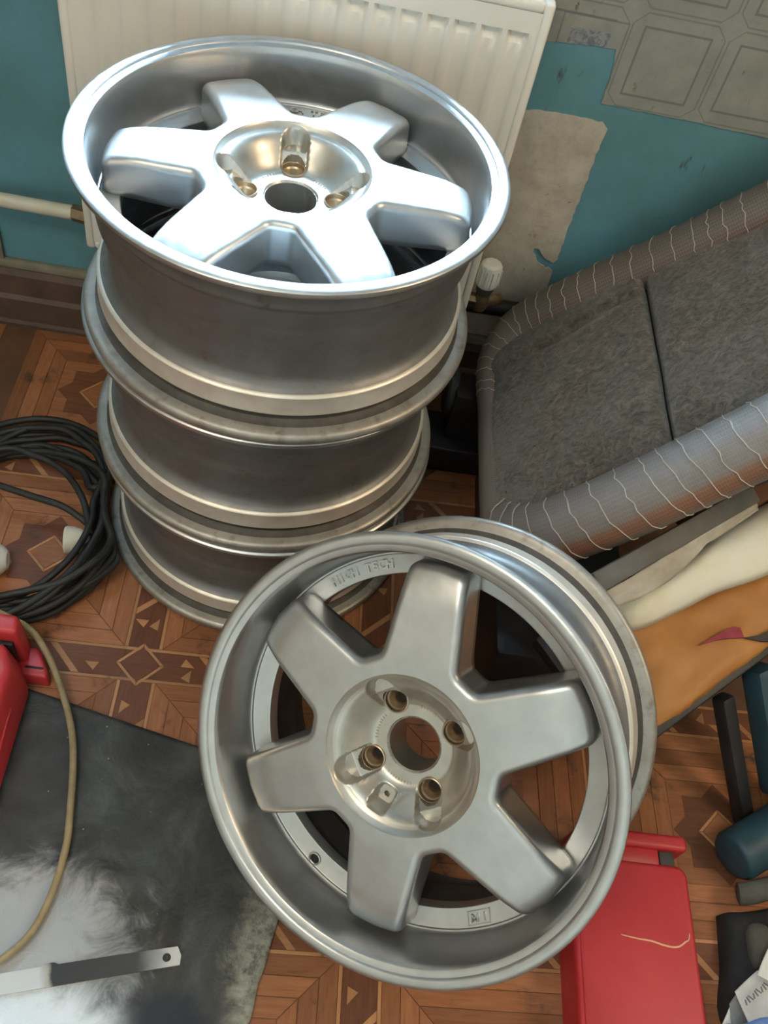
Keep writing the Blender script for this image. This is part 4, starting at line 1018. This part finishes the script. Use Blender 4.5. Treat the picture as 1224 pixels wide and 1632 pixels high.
heap('grey_panel', [(0.597, 0.292), (0.618, 0.297), (0.624, 0.285), (0.613, 0.262), (0.600, 0.245), (0.594, 0.262)], 0.0462, 0.034, M_GREYFAB, bag, 2.0, 0.002)
sweep('grey_handle', catmull([(0.597, 0.332, 0.026), (0.612, 0.3335, 0.030), (0.65, 0.345, 0.032), (0.72, 0.36, 0.03)], 6), [0.010]+[0.0135]*18, M_GREYFAB, bag, 14)
np_ = thing('crumpled_newspaper', 'crumpled grey printed paper on the black bag in the lower right corner', 'paper', (0, 0, 0))
def crumple(name, P4, mat, parent, seed, amp, zc):
    P4 = [Vector(p) for p in P4]
    def fn(u, v):
        p = P4[0].lerp(P4[1], u).lerp(P4[3].lerp(P4[2], u), v)
        nz = noise.noise(Vector((p.x*30, p.y*30, seed))); nz2 = abs(noise.noise(Vector((p.x*22+3, p.y*22, seed+4))))
        return p + Vector((0, 0, amp*nz+amp*2.2*(0.35-nz2)))
    return grid_sheet(name, 40, 40, fn, 0.0006, mat, parent)
M_PALE = simple('pale_newsprint', (0.60, 0.59, 0.56), (0.70, 0.69, 0.67), 12, 0.8, 0, 0.2, 40)
crumple('sheet', [(0.556, 0.215, 0.060), (0.584, 0.238, 0.066), (0.69, 0.21, 0.072), (0.585, 0.120, 0.060)], M_PRINT, np_, 3.0, 0.0022, 0)
crumple('fold', [(0.580, 0.232, 0.071), (0.594, 0.259, 0.078), (0.71, 0.28, 0.084), (0.67, 0.185, 0.076)], M_PALE, np_, 6.0, 0.0030, 0)
crumple('under_fold', [(0.5635, 0.217, 0.052), (0.553, 0.204, 0.048), (0.556, 0.120, 0.046), (0.61, 0.120, 0.050)], simple('shaded_newsprint', (0.20, 0.20, 0.19), (0.30, 0.30, 0.285), 14, 0.85), np_, 8.0, 0.0020, 0)  # shaded side of the paper painted as a darker newsprint
crumple('corner', [(0.541, 0.180, 0.043), (0.5555, 0.204, 0.045), (0.575, 0.202, 0.046), (0.575, 0.120, 0.043)], M_PALE, np_, 9.0, 0.0020, 0)
for k in range(9):        # a line of small print too worn to read
    p = Vector((0.5635, 0.2035, 0.0)).lerp(Vector((0.590, 0.2225, 0.0)), k/8)
    o = box('print_stroke', (-0.0007, -0.0028, 0.0), (0.0007, 0.0028+0.0008*(k % 3), 0.0007), M_INK, np_, 0, 1)
    o.location = (p.x, p.y, 0.0668+0.0005*k); o.rotation_euler = (0, 0, R(36+25*((k*7) % 3-1)))
cl = heap('blue_cloth', [(0.533, 0.172), (0.556, 0.181), (0.587, 0.193), (0.63, 0.20), (0.69, 0.19), (0.69, 0.08), (0.55, 0.08)], 0.100, 0.056, M_BLUECLOTH, None, 5.0, 0.010)
tag(cl, 'bunched blue cloth below the crumpled paper at the bottom edge', 'cloth')
